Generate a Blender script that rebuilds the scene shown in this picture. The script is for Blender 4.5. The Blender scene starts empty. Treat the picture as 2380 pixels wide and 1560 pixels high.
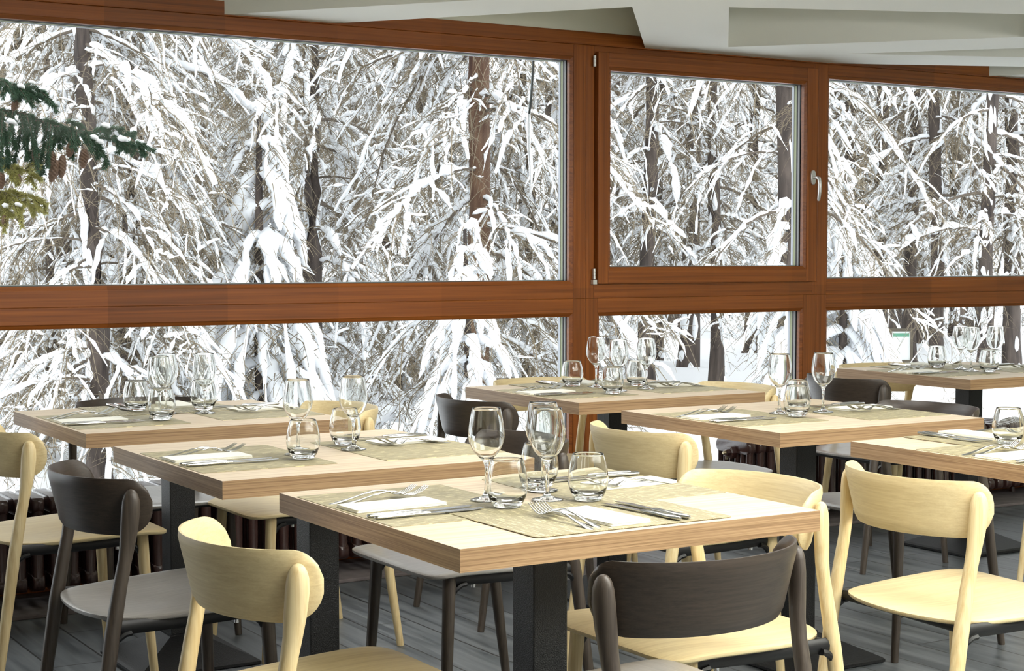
import bpy, math, random
import numpy as np
from mathutils import Vector, Matrix

SC = bpy.context.scene
COL = SC.collection
PI = math.pi

# ------------------------------------------------------------------ camera, world, exposure
EYE = 1.252
YAW = math.radians(58.6)          # window wall runs along +x; the camera looks between +x and +y
PITCH = math.radians(2.884)
cam_data = bpy.data.cameras.new('camera')
cam_data.sensor_width = 36.0
cam_data.lens = 3807.2 / 2380 * 36.0
cam_data.clip_end = 300
cam = bpy.data.objects.new('camera', cam_data)
COL.objects.link(cam)
cam.location = (0, 0, EYE)
cam.rotation_euler = (PI / 2 - PITCH, 0, -(PI / 2 - YAW))
SC.camera = cam

SKY = 2.75
world = bpy.data.worlds.new('overcast_sky')
SC.world = world
world.use_nodes = True
wn = world.node_tree.nodes
wl = world.node_tree.links
bg = wn['Background']
tc = wn.new('ShaderNodeTexCoord')
sep = wn.new('ShaderNodeSeparateXYZ')
ramp = wn.new('ShaderNodeValToRGB')
ramp.color_ramp.elements[0].position = 0.42
ramp.color_ramp.elements[0].color = (0.86, 0.90, 0.96, 1)
ramp.color_ramp.elements[1].position = 0.75
ramp.color_ramp.elements[1].color = (0.97, 0.985, 1.0, 1)
ma = wn.new('ShaderNodeMath'); ma.operation = 'MULTIPLY_ADD'
ma.inputs[1].default_value = 0.5; ma.inputs[2].default_value = 0.5
wl.new(tc.outputs['Generated'], sep.inputs[0])
wl.new(sep.outputs['Z'], ma.inputs[0])
wl.new(ma.outputs[0], ramp.inputs[0])
wl.new(ramp.outputs[0], bg.inputs['Color'])
bg.inputs['Strength'].default_value = SKY

SC.view_settings.view_transform = 'Standard'
SC.view_settings.look = 'None'
SC.view_settings.exposure = 0.35
SC.view_settings.gamma = 1.0
SC.view_settings.use_curve_mapping = False
SC.cycles.max_bounces = 10
SC.cycles.diffuse_bounces = 4
SC.cycles.glossy_bounces = 4
SC.cycles.transmission_bounces = 10
SC.cycles.transparent_max_bounces = 16
SC.cycles.caustics_reflective = False
SC.cycles.caustics_refractive = False
SC.cycles.sample_clamp_indirect = 6.0

def lamp(name, loc, rot, size, power, color=(1, 1, 1), size_y=None, portal=False):
    l = bpy.data.lights.new(name, 'AREA')
    l.energy = power; l.color = color; l.size = size
    if size_y: l.shape = 'RECTANGLE'; l.size_y = size_y
    if portal: l.cycles.is_portal = True
    o = bpy.data.objects.new(name, l); COL.objects.link(o)
    o.location = loc; o.rotation_euler = rot
    return o

# window daylight (portals guide the sky light in); the other area lights are unseen additions
lamp('window_portal', (3.3, 6.12, 1.1), (-PI / 2, 0, 0), 9.6, 1, size_y=2.2, portal=True)

# added lights out of view: back-wall panel, overhead lights and an uplight
lamp('rear_fill', (3.0, -3.9, 1.15), (PI / 2, 0, 0), 10.5, 48, (1.0, 0.98, 0.95), size_y=2.1)  # added frontal fill panel; the back wall has no glazing
lamp('unseen_overhead_light', (1.95, 1.6, 2.14), (0, 0, 0), 0.9, 33, (1.0, 0.98, 0.95))  # unseen overhead light, placed by how the chair backs are lit
lamp('unseen_overhead_light', (4.5, 1.9, 2.14), (0, 0, 0), 1.4, 34, (1.0, 0.98, 0.95))  # added overhead fill, no fixture modelled
lamp('unseen_overhead_light', (2.5, 3.7, 2.14), (0, 0, 0), 1.3, 22, (1.0, 0.98, 0.96))  # added out of view to brighten the tabletops nearer the window
lamp('ceiling_fill', (4.0, 0.2, 1.70), (PI, 0, 0), 5.0, 300, (1.0, 0.99, 0.96), size_y=1.5)  # added uplight that brightens the ceiling; there is no cornice fitting

# ------------------------------------------------------------------ materials
def srgb(*c):
    return tuple(((v / 255) / 12.92 if v / 255 <= 0.04045 else ((v / 255 + 0.055) / 1.055) ** 2.4) for v in c) + (1,)

def new_mat(name):
    m = bpy.data.materials.new(name); m.use_nodes = True
    nt = m.node_tree
    return m, nt.nodes, nt.links, nt.nodes['Principled BSDF']

def plain(name, col, rough=0.5, metal=0.0, spec=0.5, bump=None, var=0.0, scale=20.0, coat=0.0):
    m, n, l, b = new_mat(name)
    b.inputs['Base Color'].default_value = col
    b.inputs['Roughness'].default_value = rough
    b.inputs['Metallic'].default_value = metal
    b.inputs['Specular IOR Level'].default_value = spec
    b.inputs['Coat Weight'].default_value = coat
    if bump or var:
        t = n.new('ShaderNodeTexCoord'); no = n.new('ShaderNodeTexNoise')
        no.inputs['Scale'].default_value = scale; no.inputs['Detail'].default_value = 4
        l.new(t.outputs['Object'], no.inputs['Vector'])
        if var:
            mx = n.new('ShaderNodeMix'); mx.data_type = 'RGBA'
            mx.inputs['A'].default_value = tuple(c * (1 - var) for c in col[:3]) + (1,)
            mx.inputs['B'].default_value = tuple(min(1, c * (1 + var)) for c in col[:3]) + (1,)
            l.new(no.outputs['Fac'], mx.inputs['Factor']); l.new(mx.outputs['Result'], b.inputs['Base Color'])
        if bump:
            bp = n.new('ShaderNodeBump'); bp.inputs['Strength'].default_value = bump; bp.inputs['Distance'].default_value = 0.002
            l.new(no.outputs['Fac'], bp.inputs['Height']); l.new(bp.outputs['Normal'], b.inputs['Normal'])
    return m

def wood(name, dark, light, scl, rough=0.45, contrast=(0.3, 0.7), ring=0.0, boards=None, bump=0.15, spec=0.5, fine=0.35, coat=0.0):
    """grain stretched along the axis whose scale is small; boards = (axis, length, amount) for finger-jointed lengths"""
    m, n, l, b = new_mat(name)
    t = n.new('ShaderNodeTexCoord'); mp = n.new('ShaderNodeMapping')
    mp.inputs['Scale'].default_value = scl
    l.new(t.outputs['Object'], mp.inputs['Vector'])
    n1 = n.new('ShaderNodeTexNoise'); n1.inputs['Scale'].default_value = 1.0; n1.inputs['Detail'].default_value = 5
    n1.inputs['Distortion'].default_value = 0.6
    l.new(mp.outputs['Vector'], n1.inputs['Vector'])
    mp2 = n.new('ShaderNodeMapping'); mp2.inputs['Scale'].default_value = tuple(s * (1.3 if s < 8 else 5.0) for s in scl)
    l.new(t.outputs['Object'], mp2.inputs['Vector'])
    n2 = n.new('ShaderNodeTexNoise'); n2.inputs['Scale'].default_value = 1.0; n2.inputs['Detail'].default_value = 3
    l.new(mp2.outputs['Vector'], n2.inputs['Vector'])
    mixf = n.new('ShaderNodeMix'); mixf.data_type = 'FLOAT'; mixf.inputs['Factor'].default_value = fine
    l.new(n1.outputs['Fac'], mixf.inputs['A']); l.new(n2.outputs['Fac'], mixf.inputs['B'])
    src = mixf.outputs['Result']
    if ring:
        wv = n.new('ShaderNodeTexWave'); wv.wave_type = 'BANDS'; wv.bands_direction = 'DIAGONAL'
        wv.inputs['Scale'].default_value = 0.35; wv.inputs['Distortion'].default_value = 6.0; wv.inputs['Detail'].default_value = 2
        l.new(mp.outputs['Vector'], wv.inputs['Vector'])
        mr = n.new('ShaderNodeMix'); mr.data_type = 'FLOAT'; mr.inputs['Factor'].default_value = ring
        l.new(src, mr.inputs['A']); l.new(wv.outputs['Fac'], mr.inputs['B']); src = mr.outputs['Result']
    cr = n.new('ShaderNodeValToRGB')
    cr.color_ramp.elements[0].position = contrast[0]; cr.color_ramp.elements[0].color = dark
    cr.color_ramp.elements[1].position = contrast[1]; cr.color_ramp.elements[1].color = light
    l.new(src, cr.inputs[0])
    out = cr.outputs[0]
    if boards:
        ax, ln, amt = boards
        sx = n.new('ShaderNodeSeparateXYZ'); l.new(t.outputs['Object'], sx.inputs[0])
        dv = n.new('ShaderNodeMath'); dv.operation = 'DIVIDE'; dv.inputs[1].default_value = ln
        l.new(sx.outputs[ax], dv.inputs[0])
        fl = n.new('ShaderNodeMath'); fl.operation = 'FLOOR'; l.new(dv.outputs[0], fl.inputs[0])
        wh = n.new('ShaderNodeTexWhiteNoise'); wh.noise_dimensions = '1D'; l.new(fl.outputs[0], wh.inputs['W'])
        mr = n.new('ShaderNodeMapRange'); mr.inputs['To Min'].default_value = 1 - amt; mr.inputs['To Max'].default_value = 1 + amt
        l.new(wh.outputs['Value'], mr.inputs['Value'])
        hs = n.new('ShaderNodeHueSaturation'); l.new(mr.outputs['Result'], hs.inputs['Value']); l.new(out, hs.inputs['Color'])
        out = hs.outputs['Color']
    l.new(out, b.inputs['Base Color'])
    b.inputs['Roughness'].default_value = rough
    b.inputs['Specular IOR Level'].default_value = spec
    b.inputs['Coat Weight'].default_value = coat
    b.inputs['Coat Roughness'].default_value = 0.25
    if bump:
        bp = n.new('ShaderNodeBump'); bp.inputs['Strength'].default_value = bump; bp.inputs['Distance'].default_value = 0.001
        l.new(src, bp.inputs['Height']); l.new(bp.outputs['Normal'], b.inputs['Normal'])
    return m

M = {}
ASH_D, ASH_L = srgb(212, 190, 142), srgb(232, 214, 168)
M['ash_y'] = wood('ash_grain_across', ASH_D, ASH_L, (60, 5, 210), 0.42, (0.3, 0.65))
M['ash_x'] = wood('ash_grain_along', ASH_D, ASH_L, (3, 90, 90), 0.4, (0.3, 0.6), bump=0.05)
M['ash_z'] = wood('ash_grain_upright', srgb(204, 176, 124), ASH_L, (110, 110, 5), 0.42, (0.3, 0.65), ring=0.1)
DK_D, DK_L = srgb(58, 50, 44), srgb(92, 82, 72)
M['dark_y'] = wood('stained_grain_across', srgb(46, 39, 34), srgb(72, 62, 53), (60, 5, 230), 0.36, (0.3, 0.7))
M['dark_x'] = wood('stained_seat_sheen', srgb(138, 134, 128), srgb(164, 160, 154), (4, 130, 130), 0.3, (0.3, 0.65), bump=0.04, spec=0.8, coat=0.5)  # window sheen on the dark seats put into a paler base colour
M['dark_z'] = wood('stained_grain_upright', srgb(56, 48, 42), srgb(84, 75, 66), (90, 90, 3.5), 0.42, (0.35, 0.65))
OAK_D, OAK_L = srgb(196, 160, 118), srgb(232, 204, 164)
M['oak_x'] = wood('oak_top_grain', srgb(202, 180, 150), srgb(226, 209, 182), (2.0, 60, 60), 0.38, (0.3, 0.65), ring=0.2, bump=0.06)
M['oak_edge_x'] = wood('oak_edge_long', srgb(128, 98, 66), srgb(178, 146, 108), (3.0, 80, 260), 0.55, (0.38, 0.62), bump=0.1)
M['oak_edge_y'] = wood('oak_edge_cross', srgb(132, 102, 72), srgb(180, 150, 114), (80, 3.0, 260), 0.5, (0.38, 0.62), bump=0.1)
W_D, W_L = srgb(100, 50, 16), srgb(170, 98, 40)
M['larch_x'] = wood('window_wood_along', W_D, W_L, (1.2, 60, 75), 0.3, (0.25, 0.75), boards=('X', 0.47, 0.16), bump=0.2, fine=0.3, spec=0.35)
M['larch_z'] = wood('window_wood_upright', W_D, W_L, (75, 60, 1.2), 0.3, (0.25, 0.75), boards=('Z', 0.55, 0.12), bump=0.1, fine=0.3, spec=0.35)
M['paint'] = plain('ceiling_paint', srgb(236, 237, 228), 0.75, bump=0.15, scale=60)
M['wallpaint'] = plain('wall_paint', srgb(232, 232, 216), 0.8)
M['darkwall'] = plain('bounce_cut_brown', srgb(96, 70, 50), 0.7)  # invented dark tone for unseen walls, cutting bounce light
M['black'] = plain('black_powder_coat', (0.002, 0.0022, 0.0025, 1), 0.38, bump=0.9, scale=420, spec=0.45)
M['plastic'] = plain('black_frame', (0.004, 0.004, 0.0045, 1), 0.45)
M['steel'] = plain('polished_steel', (0.62, 0.62, 0.60, 1), 0.16, metal=1.0)
M['alu'] = plain('white_metal', (0.72, 0.72, 0.70, 1), 0.32, metal=0.6)
M['chrome'] = plain('bright_metal', (0.75, 0.75, 0.75, 1), 0.15, metal=1.0)
M['iron'] = plain('radiator_enamel', srgb(58, 36, 32), 0.3, bump=0.5, scale=90, var=0.15, coat=0.4)
M['napkin'] = plain('paper_napkin', srgb(246, 244, 232), 0.85, bump=0.3, scale=120)
M['gasket'] = plain('rubber_gasket', (0.01, 0.01, 0.01, 1), 0.5)
M['jamb_grey'] = plain('grey_jamb', srgb(130, 128, 128), 0.5)
M['jamb_green'] = plain('spacer_bar', srgb(140, 145, 112), 0.5)
M['jamb_pale'] = plain('pale_jamb', srgb(168, 172, 182), 0.4)
M['stone'] = plain('dusty_stone', srgb(112, 104, 102), 0.85, var=0.5, scale=14, bump=0.4)
M['brass'] = plain('valve_metal', srgb(140, 128, 104), 0.3, metal=0.8)
M['snow'] = plain('snow', (0.90, 0.92, 0.95, 1), 0.7, spec=0.2, bump=0.35, scale=6)
M['bark'] = wood('larch_bark', srgb(50, 43, 41), srgb(98, 87, 80), (9, 9, 2.2), 0.9, (0.35, 0.65), bump=0.6)
M['bark_red'] = wood('bare_larch_bark', srgb(70, 46, 36), srgb(116, 90, 70), (9, 9, 2.2), 0.9, (0.35, 0.65), bump=0.6)
M['twig'] = plain('larch_twigs', srgb(130, 118, 98), 0.9, var=0.25, scale=3)
M['branch'] = plain('larch_branch', srgb(104, 94, 84), 0.9, var=0.2, scale=5)
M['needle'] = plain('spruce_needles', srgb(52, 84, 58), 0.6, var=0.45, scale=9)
M['needle_lt'] = plain('spruce_needles_yellow', srgb(172, 168, 98), 0.55, var=0.25, scale=9)  # yellowish-green needles of the lower branches
M['cone'] = plain('spruce_cone', srgb(104, 80, 62), 0.7, var=0.3, scale=160)
M['ice'] = None
M['cable'] = plain('weathered_cable', srgb(84, 92, 92), 0.6, var=0.2, scale=30)
M['sign_wood'] = plain('sign_timber', srgb(96, 88, 76), 0.8, var=0.2)
M['sign_face'] = plain('sign_panel', srgb(226, 230, 228), 0.6)
M['sign_green'] = plain('sign_header', srgb(96, 160, 132), 0.6)
M['red'] = plain('red_marker', srgb(226, 120, 100), 0.6)

def glass_mat(name, tint, ior=1.45, rough=0.0):
    m, n, l, b = new_mat(name)
    b.inputs['Base Color'].default_value = tint
    b.inputs['Roughness'].default_value = rough
    b.inputs['Transmission Weight'].default_value = 1.0
    b.inputs['IOR'].default_value = ior
    return m
M['glass'] = glass_mat('clear_glass', (0.975, 0.985, 0.97, 1))
M['ice'] = glass_mat('icicle_ice', (0.95, 0.97, 0.98, 1), 1.31, 0.25)

def pane_mat():
    m = bpy.data.materials.new('window_pane_glass'); m.use_nodes = True
    n = m.node_tree.nodes; l = m.node_tree.links; n.clear()
    o = n.new('ShaderNodeOutputMaterial'); mx = n.new('ShaderNodeMixShader')
    tr = n.new('ShaderNodeBsdfTransparent'); tr.inputs[0].default_value = (0.97, 0.985, 0.98, 1)
    gl = n.new('ShaderNodeBsdfGlossy'); gl.inputs['Roughness'].default_value = 0.02
    fr = n.new('ShaderNodeFresnel'); fr.inputs['IOR'].default_value = 1.12
    l.new(fr.outputs[0], mx.inputs[0]); l.new(tr.outputs[0], mx.inputs[1]); l.new(gl.outputs[0], mx.inputs[2])
    l.new(mx.outputs[0], o.inputs[0])
    return m
M['pane'] = pane_mat()

def floor_mat():
    m, n, l, b = new_mat('slate_wood_planks')
    t = n.new('ShaderNodeTexCoord'); mp = n.new('ShaderNodeMapping')
    mp.inputs['Rotation'].default_value = (0, 0, PI / 2)
    l.new(t.outputs['Object'], mp.inputs['Vector'])
    br = n.new('ShaderNodeTexBrick'); br.inputs['Scale'].default_value = 1.0
    mp.inputs['Location'].default_value = (0.3, -0.135, 0)
    br.inputs['Brick Width'].default_value = 1.15; br.inputs['Row Height'].default_value = 0.175
    br.inputs['Mortar Size'].default_value = 0.0034; br.inputs['Mortar Smooth'].default_value = 0.1
    br.inputs['Color1'].default_value = (0.2, 0.2, 0.2, 1); br.inputs['Color2'].default_value = (0.8, 0.8, 0.8, 1)
    br.offset = 0.37
    l.new(mp.outputs['Vector'], br.inputs['Vector'])
    mg = n.new('ShaderNodeMapping'); mg.inputs['Scale'].default_value = (26, 1.6, 1)
    l.new(t.outputs['Object'], mg.inputs['Vector'])
    no = n.new('ShaderNodeTexNoise'); no.inputs['Scale'].default_value = 1.0; no.inputs['Detail'].default_value = 6; no.inputs['Distortion'].default_value = 0.8
    l.new(mg.outputs['Vector'], no.inputs['Vector'])
    cr = n.new('ShaderNodeValToRGB')
    cr.color_ramp.elements[0].position = 0.3; cr.color_ramp.elements[0].color = srgb(66, 72, 76)
    cr.color_ramp.elements[1].position = 0.72; cr.color_ramp.elements[1].color = srgb(122, 126, 128)
    l.new(no.outputs['Fac'], cr.inputs[0])
    mr = n.new('ShaderNodeMapRange'); mr.inputs['To Min'].default_value = 0.8; mr.inputs['To Max'].default_value = 1.2
    sp = n.new('ShaderNodeSeparateColor'); l.new(br.outputs['Color'], sp.inputs[0]); l.new(sp.outputs[0], mr.inputs['Value'])
    hs = n.new('ShaderNodeHueSaturation'); l.new(mr.outputs['Result'], hs.inputs['Value']); l.new(cr.outputs[0], hs.inputs['Color'])
    mx = n.new('ShaderNodeMix'); mx.data_type = 'RGBA'; mx.inputs['B'].default_value = srgb(30, 28, 25)
    l.new(br.outputs['Fac'], mx.inputs['Factor']); l.new(hs.outputs['Color'], mx.inputs['A'])
    l.new(mx.outputs['Result'], b.inputs['Base Color'])
    r2 = n.new('ShaderNodeMapRange'); r2.inputs['To Min'].default_value = 0.24; r2.inputs['To Max'].default_value = 0.4
    l.new(no.outputs['Fac'], r2.inputs['Value']); l.new(r2.outputs['Result'], b.inputs['Roughness'])
    bp = n.new('ShaderNodeBump'); bp.inputs['Strength'].default_value = 0.25; bp.inputs['Distance'].default_value = 0.002; bp.invert = True
    l.new(br.outputs['Fac'], bp.inputs['Height'])
    bp2 = n.new('ShaderNodeBump'); bp2.inputs['Strength'].default_value = 0.06; bp2.inputs['Distance'].default_value = 0.0005
    l.new(no.outputs['Fac'], bp2.inputs['Height']); l.new(bp.outputs['Normal'], bp2.inputs['Normal'])
    l.new(bp2.outputs['Normal'], b.inputs['Normal'])
    return m
M['floor'] = floor_mat()

def mat_mat():
    m, n, l, b = new_mat('woven_placemat')
    t = n.new('ShaderNodeTexCoord')
    mp = n.new('ShaderNodeMapping'); l.new(t.outputs['Object'], mp.inputs['Vector'])
    br = n.new('ShaderNodeTexBrick'); br.inputs['Scale'].default_value = 1.0
    br.inputs['Brick Width'].default_value = 0.045; br.inputs['Row Height'].default_value = 0.0034
    br.inputs['Mortar Size'].default_value = 0.0004; br.inputs['Bias'].default_value = -0.3
    br.inputs['Color1'].default_value = srgb(162, 152, 118); br.inputs['Color2'].default_value = srgb(190, 182, 150)
    br.inputs['Mortar'].default_value = srgb(146, 134, 100); br.offset = 0.37; br.offset_frequency = 3
    l.new(mp.outputs['Vector'], br.inputs['Vector'])
    # scattered bright dashes: cell noise thresholded
    m2 = n.new('ShaderNodeMapping'); m2.inputs['Scale'].default_value = (24, 260, 1); l.new(t.outputs['Object'], m2.inputs['Vector'])
    vo = n.new('ShaderNodeTexNoise'); vo.inputs['Scale'].default_value = 1.0; vo.inputs['Detail'].default_value = 1
    l.new(m2.outputs['Vector'], vo.inputs['Vector'])
    gt = n.new('ShaderNodeMath'); gt.operation = 'GREATER_THAN'; gt.inputs[1].default_value = 0.63; l.new(vo.outputs['Fac'], gt.inputs[0])
    mx = n.new('ShaderNodeMix'); mx.data_type = 'RGBA'; mx.inputs['B'].default_value = srgb(236, 226, 178)
    l.new(gt.outputs[0], mx.inputs['Factor']); l.new(br.outputs['Color'], mx.inputs['A'])
    fn = n.new('ShaderNodeTexNoise'); fn.inputs['Scale'].default_value = 900; l.new(t.outputs['Object'], fn.inputs['Vector'])
    mf = n.new('ShaderNodeMapRange'); mf.inputs['From Min'].default_value = 0.3; mf.inputs['From Max'].default_value = 0.7
    mf.inputs['To Min'].default_value = 0.72; mf.inputs['To Max'].default_value = 1.12; l.new(fn.outputs['Fac'], mf.inputs['Value'])
    hs = n.new('ShaderNodeHueSaturation'); l.new(mf.outputs['Result'], hs.inputs['Value']); l.new(mx.outputs['Result'], hs.inputs['Color'])
    l.new(hs.outputs['Color'], b.inputs['Base Color'])
    b.inputs['Roughness'].default_value = 0.5
    bp = n.new('ShaderNodeBump'); bp.inputs['Strength'].default_value = 0.5; bp.inputs['Distance'].default_value = 0.0008
    l.new(fn.outputs['Fac'], bp.inputs['Height']); l.new(bp.outputs['Normal'], b.inputs['Normal'])
    return m
M['mat'] = mat_mat()

# ------------------------------------------------------------------ mesh helpers
class G:
    """collects quads (and triangles as 3-corner faces) and links them as one mesh object"""
    def __init__(s):
        s.v = []; s.nv = 0; s.f4 = []; s.m4 = []; s.f3 = []; s.m3 = []; s.pf = []
    def add(s, v, f, mi=0):
        v = np.asarray(v, float).reshape(-1, 3); f = np.asarray(f, int)
        if f.size:
            if f.shape[1] == 4: s.f4.append(f + s.nv); s.m4.append(np.full(len(f), mi))
            else: s.f3.append(f + s.nv); s.m3.append(np.full(len(f), mi))
        s.v.append(v); s.nv += len(v)
        return s
    def poly(s, v, mi=0):
        v = np.asarray(v, float); s.pf.append((np.arange(len(v)) + s.nv, mi)); s.v.append(v); s.nv += len(v)
        return s
    def box(s, x0, x1, y0, y1, z0, z1, mi=0):
        v = [(x, y, z) for z in (z0, z1) for y in (y0, y1) for x in (x0, x1)]
        return s.add(v, [(0, 2, 3, 1), (4, 5, 7, 6), (0, 1, 5, 4), (2, 6, 7, 3), (0, 4, 6, 2), (1, 3, 7, 5)], mi)
    def loft(s, rings, caps=(True, True), closed=True, mi=0):
        R = np.asarray(rings, float); n, k = R.shape[:2]
        i = np.arange(n - 1)[:, None]; j = np.arange(k if closed else k - 1)[None]
        a = i * k + j; b = i * k + (j + 1) % k
        f = np.stack([a, b, b + k, a + k], -1).reshape(-1, 4)
        base = s.nv
        s.add(R.reshape(-1, 3), f, mi)
        if caps[0]: s.pf.append((np.arange(k)[::-1] + base, mi))
        if caps[1]: s.pf.append((np.arange(k) + base + (n - 1) * k, mi))
        return s
    def build(s, name, mats, parent=None, smooth=True, angle=40, loc=None, bevel=0.0):
        me = bpy.data.meshes.new(name)
        V = np.concatenate(s.v) if s.v else np.zeros((0, 3))
        loops, tot, mi = [], [], []
        for F, Q, k in ((s.f4, s.m4, 4), (s.f3, s.m3, 3)):
            if F:
                F = np.concatenate(F); loops.append(F.ravel()); tot.append(np.full(len(F), k)); mi.append(np.concatenate(Q))
        for f, m_ in s.pf:
            loops.append(f); tot.append(np.array([len(f)])); mi.append(np.array([m_]))
        L = np.concatenate(loops); T = np.concatenate(tot); MI = np.concatenate(mi)
        me.vertices.add(len(V)); me.vertices.foreach_set('co', V.ravel())
        me.loops.add(len(L)); me.loops.foreach_set('vertex_index', L.astype(np.int32))
        me.polygons.add(len(T))
        st = np.concatenate([[0], np.cumsum(T)[:-1]])
        me.polygons.foreach_set('loop_start', st.astype(np.int32))
        me.polygons.foreach_set('loop_total', T.astype(np.int32))
        me.polygons.foreach_set('material_index', MI.astype(np.int32))
        me.polygons.foreach_set('use_smooth', np.full(len(T), bool(smooth)))
        me.update(calc_edges=True); me.validate()
        if not isinstance(mats, (list, tuple)): mats = [mats]
        for m_ in mats: me.materials.append(m_)
        if smooth and angle < 180 and len(T) < 60000: me.set_sharp_from_angle(angle=math.radians(angle))
        o = bpy.data.objects.new(name, me); COL.objects.link(o)
        if parent is not None: o.parent = parent
        if loc is not None: o.location = loc
        if bevel:
            b = o.modifiers.new('edge', 'BEVEL'); b.width = bevel; b.segments = 2; b.limit_method = 'ANGLE'; b.angle_limit = math.radians(35)
            b.harden_normals = False
        return o

def circle_rings(path, radii, sides=12, squash=None, up=(0, 0, 1)):
    """rings around a polyline; radii may be (r) or (a, b) pairs: a across `side`, b across the other"""
    P = np.asarray(path, float); n = len(P)
    T = np.gradient(P, axis=0); T /= np.linalg.norm(T, axis=1)[:, None]
    up = np.asarray(up, float)
    A = np.cross(T, up); bad = np.linalg.norm(A, axis=1) < 1e-3
    A[bad] = np.cross(T[bad], (1, 0, 0)); A /= np.linalg.norm(A, axis=1)[:, None]
    B = np.cross(A, T)
    th = np.linspace(0, 2 * PI, sides, endpoint=False)
    R = np.asarray(radii, float)
    if R.ndim == 1: R = np.stack([R, R], 1)
    return P[:, None] + R[:, 0, None, None] * np.cos(th)[None, :, None] * A[:, None] + R[:, 1, None, None] * np.sin(th)[None, :, None] * B[:, None]

def tubes(g, P, R, sides=3, rng=None, jit=0.0, flat=1.0, mi=0):
    """batch of tubes: P [m,n,3], R [m,n]"""
    P = np.asarray(P, float); R = np.asarray(R, float)
    m, n = R.shape
    if m == 0: return
    T = np.gradient(P, axis=1); T /= np.maximum(np.linalg.norm(T, axis=2), 1e-9)[..., None]
    up = np.array([0.05, 0.02, 1.0]); A = np.cross(T, up); A /= np.maximum(np.linalg.norm(A, axis=2), 1e-6)[..., None]
    B = np.cross(A, T)
    th = np.linspace(0, 2 * PI, sides, endpoint=False) + 0.4
    V = P[:, :, None] + R[:, :, None, None] * (np.cos(th)[None, None, :, None] * A[:, :, None] + flat * np.sin(th)[None, None, :, None] * B[:, :, None])
    if jit and rng is not None:
        V = V + rng.normal(0, 1, V.shape) * (R[:, :, None, None] * jit)
    idx = np.arange(m * n * sides).reshape(m, n, sides)
    a = idx[:, :-1]; b = np.roll(idx, -1, axis=2)[:, :-1]; c = np.roll(idx, -1, axis=2)[:, 1:]; d = idx[:, 1:]
    g.add(V.reshape(-1, 3), np.stack([a, b, c, d], -1).reshape(-1, 4), mi)

def lathe(g, prof, sides=32, mi=0, center=(0, 0, 0)):
    th = np.linspace(0, 2 * PI, sides, endpoint=False)
    R = np.array([[(center[0] + r * math.cos(t), center[1] + r * math.sin(t), center[2] + z) for t in th] for r, z in prof])
    return g.loft(R, caps=(prof[0][0] > 1e-5, prof[-1][0] > 1e-5), mi=mi)

def empty(name, loc=(0, 0, 0), rz=0.0):
    o = bpy.data.objects.new(name, None); COL.objects.link(o)
    o.location = loc; o.rotation_euler = (0, 0, rz); o.empty_display_size = 0.1
    return o

def tag(o, label=None, cat=None, group=None, kind=None):
    if label: o['label'] = label
    if cat: o['category'] = cat
    if group: o['group'] = group
    if kind: o['kind'] = kind
    return o

def kids(o): return [c for c in COL.objects if c.parent == o]
KIDS = {}
def copy_tree(o):
    """a thing, its parts and their sub-parts"""
    c = o.copy(); COL.objects.link(c)
    if o not in KIDS: KIDS[o] = kids(o)
    for ch in KIDS[o]:
        d = ch.copy(); COL.objects.link(d); d.parent = c
        if ch not in KIDS: KIDS[ch] = kids(ch)
        for gch in KIDS[ch]:
            e = gch.copy(); COL.objects.link(e); e.parent = d
    return c

def place(proto, used, loc, rz, label, cat, group):
    o = proto if not used else copy_tree(proto)
    o.location = loc; o.rotation_euler = (0, 0, rz)
    return tag(o, label, cat, group)

# ------------------------------------------------------------------ room shell
WY = 5.95            # inner face of the window wall
FX0, FX1 = -2.4, 8.8
g = G().box(FX0, FX1, -4, 6.1, -0.12, 0)
tag(g.build('floor', M['floor'], smooth=False), 'dark grey wood-look plank floor', kind='structure')

def ceiling():
    import bmesh
    bm = bmesh.new()
    zs = 2.16
    # triangular coffers that reach the wall are cut out of the outline; the others are holes
    outline = [(FX0, -4), (FX1, -4), (FX1, 5.95), (6.49, 5.95), (7.12, 5.22), (5.44, 5.95),
               (4.325, 5.95), (3.56, 4.98), (2.80, 5.95), (2.34, 5.95), (3.55, 4.42), (FX0, 4.42)]
    holes = [[(4.61, 5.72), (5.45, 4.80), (4.94, 4.35), (3.87, 4.80)],
             [(5.23, 5.63), (6.55, 5.08), (6.95, 4.55), (6.25, 4.53)],
             ]
    def loop(pts):
        vs = [bm.verts.new((x, y, zs)) for x, y in pts]
        return [bm.edges.new((vs[i], vs[(i + 1) % len(vs)])) for i in range(len(vs))]
    ed = loop(outline)
    for h in holes: ed += loop(h)
    bmesh.ops.triangle_fill(bm, use_beauty=True, use_dissolve=False, edges=ed)
    for f in bm.faces:
        if f.normal.z > 0: f.normal_flip()
    r = bmesh.ops.extrude_face_region(bm, geom=bm.faces[:])
    up = [v for v in r['geom'] if isinstance(v, bmesh.types.BMVert)]
    bmesh.ops.translate(bm, verts=up, vec=(0, 0, 0.30))
    for x0, x1, y0, y1, z0, z1 in ((FX0, FX1, -4, 6.1, 2.46, 2.6),):
        vs = [bm.verts.new((x, y, z)) for z in (z0, z1) for y in (y0, y1) for x in (x0, x1)]
        for q in [(0, 2, 3, 1), (4, 5, 7, 6), (0, 1, 5, 4), (2, 6, 7, 3), (0, 4, 6, 2), (1, 3, 7, 5)]:
            bm.faces.new([vs[i] for i in q])
    bmesh.ops.recalc_face_normals(bm, faces=bm.faces[:])
    me = bpy.data.meshes.new('ceiling'); bm.to_mesh(me); bm.free()
    me.materials.append(M['paint'])
    o = bpy.data.objects.new('ceiling', me); COL.objects.link(o)
    tag(o, 'white coffered ceiling with triangular recesses between flat beams', kind='structure')
ceiling()
g = G().box(FX0, FX1, 5.95, 6.10, 2.212, 2.46)
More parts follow.
